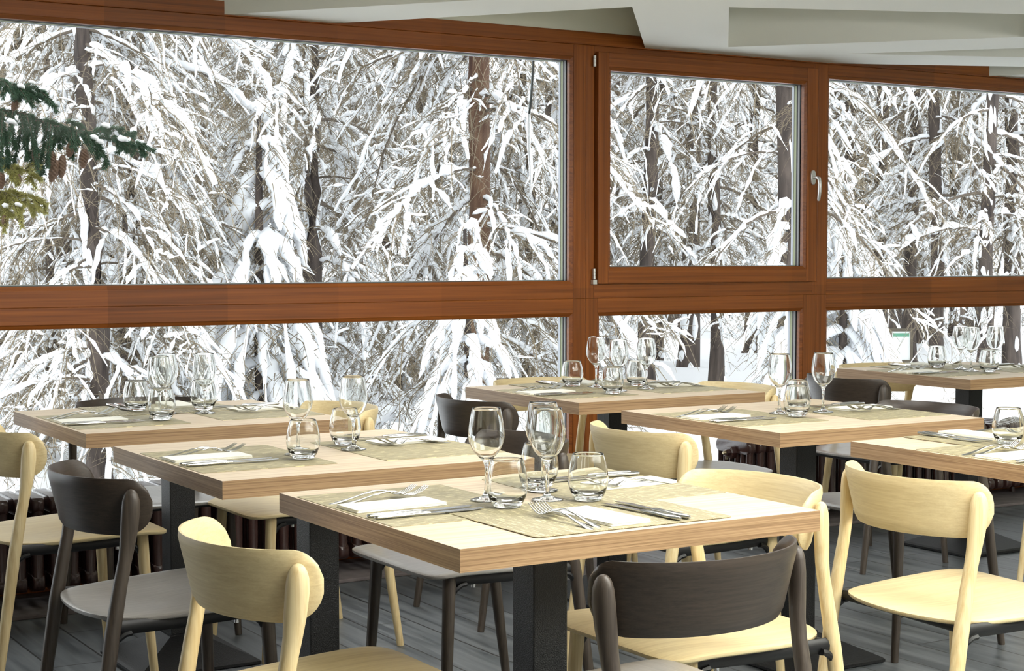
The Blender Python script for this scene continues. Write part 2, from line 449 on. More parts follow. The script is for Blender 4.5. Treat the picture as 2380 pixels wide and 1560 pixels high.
tag(g.build('wall_front', M['wallpaint'], smooth=False), 'pale wall above the window frames', kind='structure')
g = G().box(FX0 - 0.15, FX0, -4, 6.1, -0.12, 2.6)
tag(g.build('wall_left', M['darkwall'], smooth=False), 'plain left wall of the dining room', kind='structure')
g = G().box(FX1, FX1 + 0.15, -4, 6.1, -0.12, 2.6)
tag(g.build('wall_right', M['wallpaint'], smooth=False), 'plain right wall of the dining room', kind='structure')
g = G().box(FX0, FX1, -4.15, -4.0, -0.12, 2.6)
tag(g.build('wall_back', M['darkwall'], smooth=False), 'plain back wall of the dining room', kind='structure')
g = G().box(FX0, FX1, WY - 0.006, 6.10, 2.155, 2.212)
tag(g.build('trim_1', M['larch_x'], smooth=False, bevel=0.003), 'brown wooden fascia above the windows', kind='structure')
g = G().box(FX0, FX1, 5.59, 5.96, 0, 0.015)
tag(g.build('trim_2', M['stone'], smooth=False, bevel=0.004), 'dusty stone strip under the radiators', kind='structure')

def frame_ring(x0, x1, z0, z1, y0, y1, w, root, names=('stile', 'rail')):
    """four members; w = (left, right, bottom, top)"""
    l_, r_, b_, t_ = w
    if l_: G().box(x0, x0 + l_, y0, y1, z0, z1).build(names[0], M['larch_z'], root, smooth=False, bevel=0.0022)
    if r_: G().box(x1 - r_, x1, y0, y1, z0, z1).build(names[0], M['larch_z'], root, smooth=False, bevel=0.0022)
    if b_: G().box(x0 + l_, x1 - r_, y0, y1, z0, z0 + b_).build(names[1], M['larch_x'], root, smooth=False, bevel=0.0022)
    if t_: G().box(x0 + l_, x1 - r_, y0, y1, z1 - t_, z1).build(names[1], M['larch_x'], root, smooth=False, bevel=0.0022)

def mitre(g, x0, x1, z0, z1, y0, y1, w, slope=0.0):
    """mitred ring (picture-frame) between the rectangle and the one inset by w; slope pushes the inner edge outwards"""
    def r(i, y): return [(x0 + i, y, z0 + i), (x1 - i, y, z0 + i), (x1 - i, y, z1 - i), (x0 + i, y, z1 - i)]
    v = r(0, y0) + r(w, y0 + slope) + r(w, y1) + r(0, y1)
    f = []
    for k in range(4):
        n = (k + 1) % 4
        f += [(k, n, 4 + n, 4 + k), (4 + k, 4 + n, 8 + n, 8 + k), (8 + k, 8 + n, 12 + n, 12 + k)]
    return g.add(v, f)

def glazing(root, gx0, gx1, gz0, gz1, yb):
    """bead round the glass, pane, and the outer jamb bands seen through the pane edge"""
    bw = 0.0145
    g = G(); mitre(g, gx0 - bw, gx1 + bw, gz0 - bw, gz1 + bw, yb + 0.004, yb + 0.03, bw, 0.006)
    # bead corners are mitred; one mesh
    g.build('glazing_bead', M['larch_x'], root, smooth=False)
    G().box(gx0 - 0.005, gx1 + 0.005, yb + 0.030, yb + 0.036, gz0 - 0.005, gz1 + 0.005).build('glass', M['pane'], root, smooth=False)
    y = yb + 0.036
    for nm, d, mt, ins in (('gasket', 0.005, 'gasket', 0.001), ('spacer', 0.014, 'jamb_grey', 0.0), ('spacer', 0.006, 'gasket', 0.002), ('spacer', 0.016, 'jamb_green', 0.002), ('spacer', 0.014, 'jamb_pale', 0.004)):
        g = G(); mitre(g, gx0 - 0.02, gx1 + 0.02, gz0 - 0.02, gz1 + 0.02, y, y + d, 0.02 + ins)
        g.build(nm, M[mt], root, smooth=False); y += d

def unit(n, x0, x1, z0, z1, glassrect, label):
    root = empty('window_%d' % n, (0, 0, 0)); tag(root, label, kind='structure')
    gx0, gx1, gz0, gz1 = glassrect; b = 0.0145
    frame_ring(x0, x1, z0, z1, WY, WY + 0.09, (gx0 - b - x0, x1 - gx1 - b, gz0 - b - z0, z1 - gz1 - b), root)
    glazing(root, gx0, gx1, gz0, gz1, WY)
    return root

XL = FX0
unit(1, XL, 4.0085, 1.053, 2.155, (XL + 0.08, 3.930, 1.131, 2.087), 'large upper left window in a brown wooden frame')
unit(2, XL, 4.0085, 0.015, 1.053, (XL + 0.08, 3.930, 0.16, 0.975), 'low left window below the wooden transom')
unit(4, 4.0085, 5.346, 0.015, 1.053, (4.087, 5.248, 0.16, 0.975), 'low middle window below the opening sash')
unit(5, 5.346, FX1, 1.053, 2.155, (5.420, FX1 - 0.08, 1.129, 2.087), 'upper right window in a brown wooden frame')
unit(6, 5.346, FX1, 0.015, 1.053, (5.420, FX1 - 0.08, 0.16, 0.975), 'low right window below the transom')
# opening sash in the middle
w3 = empty('window_3'); tag(w3, 'middle opening window with hinges and a white handle', kind='structure')
frame_ring(4.0085, 5.346, 1.053, 2.155, WY, WY + 0.09, (0.045, 0.03, 0.068, 0.034), w3)
frame_ring(4.0600, 5.325, 1.117, 2.127, WY - 0.022, WY + 0.05, (0.0555, 0.066, 0.0585, 0.0635), w3, ('sash_stile', 'sash_rail'))
glazing(w3, 4.130, 5.245, 1.190, 2.049, WY - 0.022)
for z in (2.086, 1.160):
    g = G()
    for k in range(3):
        lathe(g, [(0.001, -0.0235 + k * 0.0158), (0.0072, -0.0232 + k * 0.0158), (0.0072, -0.0082 + k * 0.0158), (0.001, -0.0079 + k * 0.0158)], 16, center=(4.046, WY - 0.012, z))
    if z < 1.5: g.box(4.036, 4.056, WY - 0.02, WY - 0.001, z - 0.045, z - 0.026)
    g.build('hinge', M['alu'], w3)
hd = empty('handle'); hd.parent = w3
hx, hy, hz = 5.293, WY - 0.022, 1.61
th = np.linspace(0, 2 * PI, 24, endpoint=False)
def oval(y, sx, sz): return [(hx + sx * math.cos(t) * abs(math.cos(t)) ** -0.3 if abs(math.cos(t)) > 1e-6 else hx, y, hz + sz * math.sin(t)) for t in th]
G().loft([oval(hy, .0155, .034), oval(hy - .008, .0155, .034), oval(hy - .011, .012, .030)]).build('rosette', M['alu'], hd)
pth = [(hx, hy - .008, hz), (hx, hy - .03, hz), (hx, hy - .046, hz - .006), (hx, hy - .052, hz - .03), (hx, hy - .050, hz - .07), (hx, hy - .044, hz - .105), (hx, hy - .043, hz - .112)]
G().loft(circle_rings(pth, [(.008, .008), (.008, .008), (.0095, .008), (.0105, .0075), (.0105, .007), (.0095, .006), (.005, .003)], 14, up=(1, 0, 0))).build('grip', M['alu'], hd)

# ------------------------------------------------------------------ radiators
def section_mesh():
    g = G()
    y0, y1, zt, zb = 5.665, 5.905, 0.405, 0.075
    def rr(x, dz, zc, h, dy=0.0):   # rounded rectangle ring in the y-z plane
        out = []
        for (cy, cz, a0) in ((y1 - .02 - dy, zc + h - .02, 0), (y0 + .02 + dy, zc + h - .02, 90), (y0 + .02 + dy, zc - h + .02, 180), (y1 - .02 - dy, zc - h + .02, 270)):
            for a in (0, 30, 60, 90):
                t = math.radians(a0 + a); out.append((x, cy + .02 * math.cos(t), cz + .02 * math.sin(t)))
        return out
    for zc, h in ((zt - .028, .028), (zb + .028, .028)):
        g.loft([rr(-.021, 0, zc, h, .006), rr(-.015, 0, zc, h), rr(.015, 0, zc, h), rr(.021, 0, zc, h, .006)])
    n = 6
    for k in range(n):
        cy = y0 + .02 + k * (y1 - y0 - .04) / (n - 1)
        pth = [(0, cy, z) for z in (zb + .03, zb + .06, zt - .06, zt - .03)]
        g.loft(circle_rings(pth, [(.019, .021), (.020, .0135), (.020, .0135), (.019, .021)], 12, up=(0, 1, 0)))
    return g
def radiator(x0, n, label, valve):
    root = empty('radiator', (x0, 0, 0)); tag(root, label, 'radiator', 'old cast iron radiators under the windows')
    s = section_mesh().build('section', M['iron'], root, angle=50)
    for k in range(1, n):
        c = s.copy(); COL.objects.link(c); c.location = (k * 0.0615, 0, 0)
    G().loft(circle_rings([(-.02, 5.785, .377), (n * .0615 - .04, 5.785, .377)], [.013, .013], 12)).build('manifold', M['iron'], root)
    for k in (1, n // 2, n - 2):
        g = G(); lathe(g, [(.018, -.062), (.014, -.05), (.012, -.0)], 12, center=(k * .0615, 5.70, .078)); lathe(g, [(.018, -.062), (.014, -.05), (.012, -.0)], 12, center=(k * .0615, 5.87, .078))
        g.build('foot', M['iron'], root)
    if valve:
        v = G(); ang = np.radians([0, 60, 120, 180, 240, 300])
        def hexr(x, r): return [(x, 5.775 + r * math.cos(a), .352 + r * math.sin(a)) for a in ang]
        v.loft([hexr(-.02, .030), hexr(-.045, .030), hexr(-.05, .024)])
        v.loft([hexr(-.05, .018), hexr(-.065, .018), hexr(-.068, .012)])
        v.build('valve', M['iron'], root, angle=25)
        v = G(); v.loft(circle_rings([(-.066, 5.775, .352), (-.075, 5.775, .352), (-.082, 5.775, .352)], [.010, .010, .006], 10, up=(0, 0, 1)))
        v.loft(circle_rings([(-.058, 5.775, .335), (-.058, 5.775, .322)], [.007, .006], 10, up=(0, 1, 0)))
        v.build('bleed_screw', M['brass'], root)
radiator(0.80, 45, 'long dark cast iron radiator under the left window', False)
radiator(4.72, 62, 'dark cast iron radiator with a hexagonal end plug under the right windows', True)

# ------------------------------------------------------------------ dining tables
TOP = 0.757
def make_table():
    root = empty('dining_table')
    a, b, t = 0.398, 0.378, 0.0405
    g = G()
    v = [(x, y, z) for z in (TOP - t, TOP) for y in (-b, b) for x in (-a, a)]
    g.add(v, [(0, 2, 3, 1), (4, 5, 7, 6)], 0); g.nv -= 0
    n0 = g.nv
    g.add(v, [(0, 1, 5, 4), (2, 6, 7, 3)], 1)
    g.add(v, [(0, 4, 6, 2), (1, 3, 7, 5)], 2)
    o = g.build('tabletop', [M['oak_x'], M['oak_edge_x'], M['oak_edge_y']], root, smooth=False)
    G().box(-.04, .04, -.04, .04, .06, TOP - t).build('column', M['black'], root, smooth=False, bevel=.003)
    g = G(); h = .19
    def sq(r, z): return [(-r, -r, z), (r, -r, z), (r, r, z), (-r, r, z)]
    g.loft([sq(h - .006, 0), sq(h, .004), sq(h, .012), sq(h - .008, .018), sq(.046, .085), sq(.046, .09)])
    g.build('base', M['black'], root, smooth=False)
    return root
TABLES = {   # centre x, centre y, label
    1: (1.740, 2.743, 'nearest oak square table in the middle, set for three'),
    2: (1.703, 3.722, 'second oak table from the front in the left column, set for two'),
    3: (1.728, 4.797, 'oak table at the far left by the low window'),
    4: (3.399, 4.870, 'oak table in front of the wooden window post'),
    5: (3.365, 3.823, 'oak table with three light chairs around it, right of centre'),
    6: (3.394, 2.820, 'oak table cut off by the right edge of the photo'),
    7: (5.253, 4.893, 'farthest oak table, in front of the right window'),
}
TABLES[5] = (3.365, 3.823, 'oak table right of centre, between the front table and the post')
tp = make_table()
for i, (k, (x, y, lab)) in enumerate(TABLES.items()):
    place(tp, i > 0, (x, y, 0), 0, lab, 'table', 'square oak dining tables')
PLACE = {1: 'the nearest table', 2: 'the second left table', 3: 'the far left window table', 4: 'the table before the window post',
         5: 'the table right of centre', 6: 'the table cut by the right edge', 7: 'the farthest right table'}

# ------------------------------------------------------------------ chairs
def back_geo():
    n, k = 41, 11
    S = np.linspace(-1, 1, n)
    def plan(s, w):   # w 0 bottom .. 1 top ; returns outer point and outward normal
        ph = math.radians(87) * s
        hw = 0.221 - 0.012 * (1 - w); dp = 0.160
        x = -0.245 + 0.030 * (1 - w) + dp * (1 - math.cos(ph)) ; y = hw * math.sin(ph)
        tx = dp * math.sin(ph); ty = hw * math.cos(ph)
        nn = math.hypot(tx, ty); return x, y, -ty / nn, tx / nn
    def zr(s):
        a = abs(s)
        top, bot = 0.757, 0.628
        ct = max(0, (a - .80) / .20); cb = max(0, (a - .66) / .34)
        zt = top - .052 * (1 - math.sqrt(max(0, 1 - ct * ct))); zb = bot + .078 * (1 - math.sqrt(max(0, 1 - cb * cb)))
        return zb + 0.0, zt
    th_ = .012
    outer = np.zeros((n, k, 3)); inner = np.zeros((n, k, 3))
    for i, s0 in enumerate(S):
        s = math.copysign(1 - (1 - abs(s0)) ** 1.25, s0) if abs(s0) > 0 else 0.0
        zb, zt = zr(s)
        for j in range(k):
            w = j / (k - 1); z = zb + (zt - zb) * w
            ww = (z - .628) / (.757 - .628)
            x, y, nx, ny = plan(s, ww)
            e = min(w, 1 - w) * (zt - zb); rd = .004 * (1 - math.sqrt(max(0, 1 - (1 - min(1, e / .006)) ** 2))) if e < .006 else 0
            outer[i, j] = (x - nx * rd, y - ny * rd, z); inner[i, j] = (x - nx * (th_ - rd), y - ny * (th_ - rd), z)
    g = G()
    V = np.concatenate([outer.reshape(-1, 3), inner.reshape(-1, 3)]); O = n * k
    F = []
    for i in range(n - 1):
        for j in range(k - 1):
            a = i * k + j
            F.append((a, a + 1, a + k + 1, a + k)); F.append((O + a, O + a + k, O + a + k + 1, O + a + 1))
    for i in range(n - 1):
        a = i * k; F.append((a, a + k, O + a + k, O + a))
        a = i * k + k - 1; F.append((a, O + a, O + a + k, a + k))
    for j in range(k - 1):
        F.append((j, O + j, O + j + 1, j + 1)); a = (n - 1) * k + j; F.append((a, a + 1, O + a + 1, O + a))
    g.add(V, F)
    return g

def seat_outline(m=64):
    """rounded outline: front (x+) wide, rear bulging back"""
    pts = []
    xf, xr = .266, -.205
    ctrl = [(xf, 0), (xf, .10), (xf - .001, .175), (xf - .010, .222), (xf - .040, .242), (xf - .10, .241), (.04, .235), (-.04, .226), (-.105, .212), (-.158, .184), (-.190, .130), (xr, .060), (xr - .003, 0)]
    c = np.array(ctrl); full = np.concatenate([c, c[::-1][1:-1] * (1, -1)])
    n = len(full); out = []
    for i in range(n):        # Catmull-Rom
        p0, p1, p2, p3 = full[i - 1], full[i], full[(i + 1) % n], full[(i + 2) % n]
        for t in (0, .34, .67):
            out.append(.5 * (2 * p1 + (p2 - p0) * t + (2 * p0 - 5 * p1 + 4 * p2 - p3) * t * t + (3 * p1 - p0 - 3 * p2 + p3) * t ** 3))
    return np.array(out)

def seat_z(x, y):
    dish = -.010 * math.exp(-(((x + .03) / .13) ** 2 + (y / .15) ** 2))
    lift = .034 * x + .005 * max(0, min(1, (-x - .06) / .13)) ** 2
    fall = -.008 * max(0, (x - .14) / .12) ** 2
    return .4555 + dish + lift + fall

def seat_geo():
    o = seat_outline(); g = G(); c = np.array([.02, 0.0]); rings = []
    for f in (0.02, .2, .4, .6, .78, .9, .97):
        rings.append([(c[0] + (p[0] - c[0]) * f, p[1] * f, 0) for p in o])
    top = [[(x, y, seat_z(x, y) + (.0 if f_ < 6 else -.0008)) for x, y, _ in r] for f_, r in enumerate(rings)]
    e1 = [(p[0], p[1], seat_z(*p) - .003) for p in o]
    e2 = [(p[0], p[1], seat_z(*p) - .009) for p in o]
    e3 = [(c[0] + (p[0] - c[0]) * .985, p[1] * .985, seat_z(*p) - .0125) for p in o]
    bot = [[(x, y, z - .012) for x, y, z in r] for r in top[::-1]]
    g.loft(top + [e1, e2, e3] + bot[1:])
    return g

def make_chair(name, sm, bm_, lm):
    root = empty(name)
    seat_geo().build('seat', M[sm], root, angle=60)
    back_geo().build('backrest', M[bm_], root, angle=50)
    for s in (1, -1):
        pth = [(.222, s * .218, 0), (.205, s * .210, .20), (.192, s * .200, .432), (.192, s * .200, .449)]
        G().loft(circle_rings(pth, [.0115, .0145, .0170, .0165], 16, up=(0, 1, 0))).build('leg', M[lm], root)
        # rear leg: foot, waist below the backrest, club-shaped head behind it
        pth = [(-.238, s * .226, 0), (-.208, s * .221, .20), (-.176, s * .216, .42), (-.158, s * .2145, .52), (-.147, s * .2145, .575), (-.141, s * .216, .61), (-.137, s * .219, .65), (-.134, s * .2215, .69),
               (-.133, s * .2215, .712), (-.133, s * .2212, .724), (-.133, s * .2210, .731), (-.133, s * .2208, .7352), (-.133, s * .2208, .7368)]
        rad = [(.0115, .0115), (.0148, .0148), (.0172, .0168), (.0160, .0150), (.0150, .0138), (.0165, .0140), (.0195, .0145), (.0207, .0145), (.0190, .0138), (.0155, .0118), (.0115, .0092), (.0068, .0055), (.001, .001)]
        c_ = math.radians(66) * s
        G().loft(circle_rings(pth, rad, 18, up=(math.cos(c_), -math.sin(c_), 0))).build('leg', M[lm], root)
    g = G()   # black carrier under the seat with curved shoulders to the four legs
    for s in (1, -1):
        pts = []
        for t in np.linspace(0, 1, 9):
            pts.append((-.182 + .365 * t, s * (.217 - .021 * t), .433 - .003 * math.sin(t * PI)))
        g.loft(circle_rings(pts, [(.008, .016)] * 9, 10))
        for (px, dx, py) in ((.192, -1, .200), (-.182, 1, .219)):
            arc = [(px + dx * (.004 + .042 * (1 - math.cos(a))), s * py, .421 - .048 * (1 - math.sin(a))) for a in np.radians([0, 20, 45, 70, 90])]
            g.loft(circle_rings(arc, [(.007, .005), (.007, .006), (.008, .008), (.008, .011), (.008, .013)], 8, up=(0, 1, 0)))
    for x, hy_ in ((.165, .190), (-.150, .215), (.0, .205)):
        pts = [(x, y, .433) for y in np.linspace(-hy_, hy_, 5)]
        g.loft(circle_rings(pts, [(.010, .012)] * 5, 10))
    g.build('seat_frame', M['plastic'], root)
    for s in (1, -1):
        g = G(); lathe(g, [(.006, .408), (.006, .418)], 10, center=(.12, s * .196, 0)); g.build('bolt', M['chrome'], root)
    return root

light_chair = make_chair('dining_chair', 'ash_x', 'ash_y', 'ash_z')
dark_chair = make_chair('dining_chair', 'dark_x', 'dark_y', 'dark_z')
mixed_chair = make_chair('dining_chair', 'dark_x', 'ash_y', 'ash_z')
used = {'L': False, 'D': False, 'M': False}
PROTO = {'L': light_chair, 'D': dark_chair, 'M': mixed_chair}
LC, DC = 'light ash dining chair', 'dark stained dining chair'
CHAIRS = [  # kind, rear x or y, centre, facing (deg), label
    ('L', 0.990, 2.710, 0, LC + ' at the left side of the nearest table, back to the viewer'),
    ('D', 1.030, 3.690, 0, DC + ' at the left side of the second left table'),
    ('L', 1.090, 4.740, 0, LC + ' cut off by the left edge of the photo'),
    ('L', 2.625, 3.790, 0, LC + ' standing between the nearest table and the one right of centre'),
    ('D', 2.700, 4.860, 0, DC + ' at the left side of the table before the window post'),
    ('L', 2.600, 2.690, -4, LC + ' before the table cut by the right edge, seat fully visible'),
    ('D', 4.460, 4.920, 0, DC + ' at the left side of the farthest right table'),
    ('L', 4.870, 4.050, 0, LC + ' of which only a leg shows at the right edge'),
    ('L', 2.420, 2.770, 180, LC + ' at the right side of the nearest table, behind its right corner'),
    ('D', 2.420, 3.750, 180, DC + ' at the right side of the second left table'),
    ('L', 2.400, 4.830, 180, LC + ' at the right side of the far left window table'),
    ('M', 4.030, 4.800, 180, LC + ' with a sheen-greyed seat, right of the table before the window post'),
    ('D', 4.050, 3.840, 180, DC + ' tucked in right of the table right of centre'),
    ('D', 1.692, 2.055, 95, DC + ' in the foreground, wide back facing the viewer'),
    ('D', 1.790, 5.480, -90, DC + ' between the far left table and the window'),
    ('L', 3.430, 5.530, -90, LC + ' between the table before the post and the window'),
    ('L', 5.170, 5.480, -90, LC + ' behind the farthest right table, by the window'),
]
for kd, a, b, ang, lab in CHAIRS:
    if ang in (0, -4, 180):
        x = a + .245 if ang < 90 else a - .245; y = b
    else:
        x = a; y = b + .245 if ang > 0 else b - .245
    place(PROTO[kd], used[kd], (x, y, 0), math.radians(ang), lab, 'chair', 'plywood-back chairs around the tables'); used[kd] = True

# ------------------------------------------------------------------ table settings
def rounded_slab(g, hx_, hy_, z0, z1, r=.008):
    pts = []
    for cx, cy, a0 in ((hx_ - r, hy_ - r, 0), (-hx_ + r, hy_ - r, 90), (-hx_ + r, -hy_ + r, 180), (hx_ - r, -hy_ + r, 270)):
        for a in (0, 30, 60, 90):
            t = math.radians(a0 + a); pts.append((cx + r * math.cos(t), cy + r * math.sin(t)))
    g.loft([[(x, y, z0) for x, y in pts], [(x, y, z1) for x, y in pts]])
    return g
MT = .0012
mat_p = rounded_slab(G(), .168, .218, 0, MT).build('placemat', M['mat'], smooth=False)
g = G()
rounded_slab(g, .099, .046, 0, .0022, .004); rounded_slab(g, .098, .0455, .0023, .0042, .004); rounded_slab(g, .0985, .045, .0043, .0062, .004)
nap_p = g.build('napkin', M['napkin'], smooth=False, bevel=.0008)

def fork_geo():
    g = G()
    st = [(-.103, .0035, .0012, .0025), (-.100, .0068, .0016, .0025), (-.085, .0078, .0016, .0040), (-.05, .0052, .0016, .0085), (-.015, .0032, .0018, .0145), (.012, .0027, .0020, .0170),
          (.030, .0028, .0020, .0150), (.043, .0060, .0016, .0095), (.052, .0100, .0012, .0055), (.062, .0118, .0010, .0040)]
    R = [[(x + 0, w * math.cos(t), z + h * math.sin(t)) for t in np.linspace(0, 2 * PI, 10, endpoint=False)] for x, w, h, z in st]
    g.loft(R)
    for k in range(4):
        y = (-1.5 + k) * .0066
        T = [(.060, y, .0042), (.072, y * .98, .0050), (.086, y * .92, .0092), (.098, y * .9, .0150), (.104, y * .9, .0185)]
        g.loft(circle_rings(T, [(.0022, .0011), (.0020, .0011), (.0017, .001), (.0013, .0009), (.0005, .0005)], 8))
    return g
def knife_geo():
    g = G()
    st = [(-.117, .002, .002, .0045), (-.113, .0062, .0036, .0045), (-.09, .0078, .0042, .0045), (-.05, .0066, .0040, .0045), (-.012, .0055, .0036, .0045), (-.002, .0050, .0026, .0042)]
    g.loft([[(x, w * math.cos(t), z + h * math.sin(t)) for t in np.linspace(0, 2 * PI, 12, endpoint=False)] for x, w, h, z in st])
    bl = [(-.003, -.0035, .0045), (.010, -.0075, .0060), (.05, -.0100, .0075), (.085, -.0095, .0080), (.105, -.0040, .0082), (.117, .0040, .0075)]
    R = []
    for x, ya, yb in bl:
        R.append([(x, ya, .0036), (x, (ya + yb) / 2, .0030), (x, yb, .0030), (x, yb, .0046), (x, (ya + yb) / 2, .0046), (x, ya, .0039)])
    g.loft(R)
    return g
fork_p = fork_geo().build('fork', M['steel'], angle=50)
knife_p = knife_geo().build('table_knife', M['steel'], angle=35)

def walled(prof, floor_pts, k0, t):
    """closed glass profile: outer points prof, inner wall offset by t from point k0 up to the rim, then floor_pts to the axis"""
    o = np.array(prof); d = np.gradient(o, axis=0); d /= np.linalg.norm(d, axis=1)[:, None]
    inn = o - np.stack([d[:, 1], -d[:, 0]], 1) * t
    rim = (o[-1] + inn[-1]) / 2 + (0, t * .5)
    return [tuple(p) for p in o] + [tuple(rim)] + [tuple(p) for p in inn[k0:][::-1]] + floor_pts
def fine(pts, m=4):
    """Catmull-Rom refinement of a profile"""
    p = np.array(pts); n = len(p); out = []
    for i in range(n - 1):
        a, b_, c, d = p[max(i - 1, 0)], p[i], p[i + 1], p[min(i + 2, n - 1)]
        for j in range(m):
            t = j / m; out.append(.5 * (2 * b_ + (c - a) * t + (2 * a - 5 * b_ + 4 * c - d) * t * t + (3 * b_ - a - 3 * c + d) * t ** 3))
    out.append(p[-1]); return [tuple(q) for q in out]
def tumbler_geo():
    g = G()
    side = fine([(.0255, .0018), (.0315, .010), (.0375, .025), (.0405, .042), (.0395, .058), (.0355, .078), (.0308, .0940)])
    P = [(.001, .0), (.018, .0)] + side
    lathe(g, walled(P, [(.0290, .0165), (.020, .0130), (.001, .0122)], 10, .0013), 48); return g
def wine_geo():
    g = G()
    bowl = fine([(.0060, .0755), (.0130, .0835), (.0250, .0960), (.0330, .1120), (.0362, .1270), (.0355, .1430), (.0325, .1640), (.0285, .1840)])
    P = [(.001, 0.0), (.031, 0.0), (.0322, .0010), (.031, .0020), (.020, .0042), (.010, .0075), (.0052, .0140), (.0037, .028), (.0034, .050), (.0038, .066)] + bowl
    lathe(g, walled(P, [(.010, .0846), (.005, .0832), (.001, .0830)], 15, .0009), 48); return g
tumbler_p = tumbler_geo().build('water_tumbler', M['glass'], angle=180)
wine_p = wine_geo().build('wine_glass', M['glass'], angle=180)
wine_p.data['wall'] = 1.0

first = {}
def put(proto, table, lx, ly, ang, dz, label, cat, group, tilt=0.0, rz=0.0):
    x, y = TABLES[table][:2]
    o = proto if proto.name not in first else proto.copy()
    if proto.name in first: COL.objects.link(o)
    first[proto.name] = 1
    a = math.radians(ang); c, s = math.cos(a), math.sin(a)
    o.location = (x + lx * c - ly * s, y + lx * s + ly * c, TOP + dz)
    o.rotation_euler = (0, tilt, a + rz)
    return tag(o, label, cat, group)

SIDE = {0: 'left side', 180: 'right side', -90: 'window side', 90: 'viewer side'}
SETTINGS = [  # table, diner side (0 = -x, 180 = +x, 90 = -y, -90 = +y), mat (lx, ly, level), forks y, napkin y, knives y
    (1, 0, (-.225, .09, 0), .185, .090, -.012), (1, 90, (-.190, .0175, 1), .108, .022, -.078), (1, 180, (-.225, -.115, 0), -.060, -.10, -.205),
    (2, 0, (-.222, -.02, 0), .085, .008, -.092), (2, 180, (-.232, .035, 0), .010, -.065, -.150),
    (3, 0, (-.218, -.045, 0), .085, -.06, -.128), (3, 180, (-.222, .015, 0), .065, -.03, -.125), (3, -90, (-.205, .02, 1), .190, .10, -.065),
    (4, 0, (-.218, -.02, 0), .080, .0, -.090), (4, 180, (-.222, .02, 0), .075, -.02, -.110), (4, -90, (-.205, .0, 1), .170, .065, -.055),
    (5, 0, (-.220, .02, 0), .125, .045, -.050), (5, 180, (-.222, .04, 0), .060, -.03, -.120),
    (6, 0, (-.220, -.06, 0), .010, -.08, -.170), (6, -90, (-.205, .0, 1), .060, -.03, -.118),
    (7, 0, (-.218, .0, 0), .100, .02, -.060), (7, 180, (-.218, .0, 0), .100, .0, -.100), (7, -90, (-.205, .0, 1), .140, .05, -.060),
]
rnd = random.Random(5)
SD, PL = SIDE, PLACE
for t, ang, (mx_, my_, lv), fy, ny, ky in SETTINGS:
    where = '%s of %s' % (SIDE[ang], PLACE[t])
    z0 = MT * lv + .0001 * lv
    put(mat_p, t, mx_, my_, ang, z0, 'woven beige placemat at the ' + where, 'placemat', 'woven placemats')
    z1 = z0 + MT + .0001
    nx_ = -.285; near = ang == 90
    put(nap_p, t, nx_ + .045 * near, ny, ang, z1, 'folded cream paper napkin at the ' + where, 'napkin', 'folded napkins', rz=rnd.uniform(-.05, .05))
    for q, (dy, dx, r) in enumerate(((0, 0, .05), (-.024, .012, .02))):
        put(fork_p, t, -.283 + dx + .035 * near, fy + dy, ang, z1 + .0002, ('outer' if q == 0 else 'inner') + ' steel fork at the ' + where, 'fork', 'steel forks', rz=r + rnd.uniform(-.03, .03), tilt=-.05)
    for q, (dy, dx, r) in enumerate(((0, 0, .02), (-.030, .004, -.02))):
        put(knife_p, t, -.275 + dx + .04 * near, ky + dy, ang, z1 + .0002, ('inner' if q == 0 else 'outer') + ' steel knife at the ' + where, 'knife', 'steel table knives', rz=r + rnd.uniform(-.02, .02))

GLASSES = [  # table, kind, x, y (relative to the table centre), label bit, level
    (1, 'w', -.090, .058, 'leftmost'), (1, 'w', .014, -.005, 'nearer'), (1, 'w', .076, .109, 'farther'),
    (1, 't', -.104, -.045, 'nearest'), (1, 't', .093, .150, 'farthest'), (1, 't', .078, -.055, 'rightmost'),
    (2, 'w', -.070, -.040, 'left'), (2, 'w', .090, -.021, 'right'), (2, 't', -.096, -.130, 'left'), (2, 't', .112, .073, 'right'),
    (3, 'w', -.082, -.075, 'nearer left'), (3, 'w', -.020, .040, 'farther left'), (3, 'w', .085, -.010, 'right'), (3, 't', -.070, .175, 'leftmost'), (3, 't', -.100, -.145, 'nearest'), (3, 't', .115, .080, 'rightmost'),
    (4, 'w', -.001, .103, 'leftmost'), (4, 'w', -.028, -.078, 'middle'), (4, 'w', .112, -.055, 'rightmost'), (4, 't', -.065, .165, 'leftmost'), (4, 't', -.118, -.170, 'middle'), (4, 't', .155, .064, 'rightmost'),
    (5, 'w', -.050, .030, 'left'), (5, 'w', .092, -.009, 'right'), (5, 't', -.068, -.070, 'nearer'), (5, 't', .070, .085, 'farther'),
    (6, 't', -.112, .102, 'single'),
    (7, 'w', -.010, .040, 'leftmost'), (7, 'w', -.060, -.066, 'middle'), (7, 'w', .102, -.047, 'rightmost'), (7, 't', -.036, .150, 'left'), (7, 't', -.047, -.150, 'right'),
]
for t, kd, x, y, w in GLASSES:
    lv = 0
    if kd == 'w': put(wine_p, t, x, y, 0, MT * 2 + .0003, '%s empty stemmed wine glass on %s' % (w, PLACE[t]), 'wine glass', 'stemmed wine glasses')
    else: put(tumbler_p, t, x, y, 0, MT * 2 + .0003, '%s clear rounded water tumbler on %s' % (w, PLACE[t]), 'tumbler', 'round water tumblers')

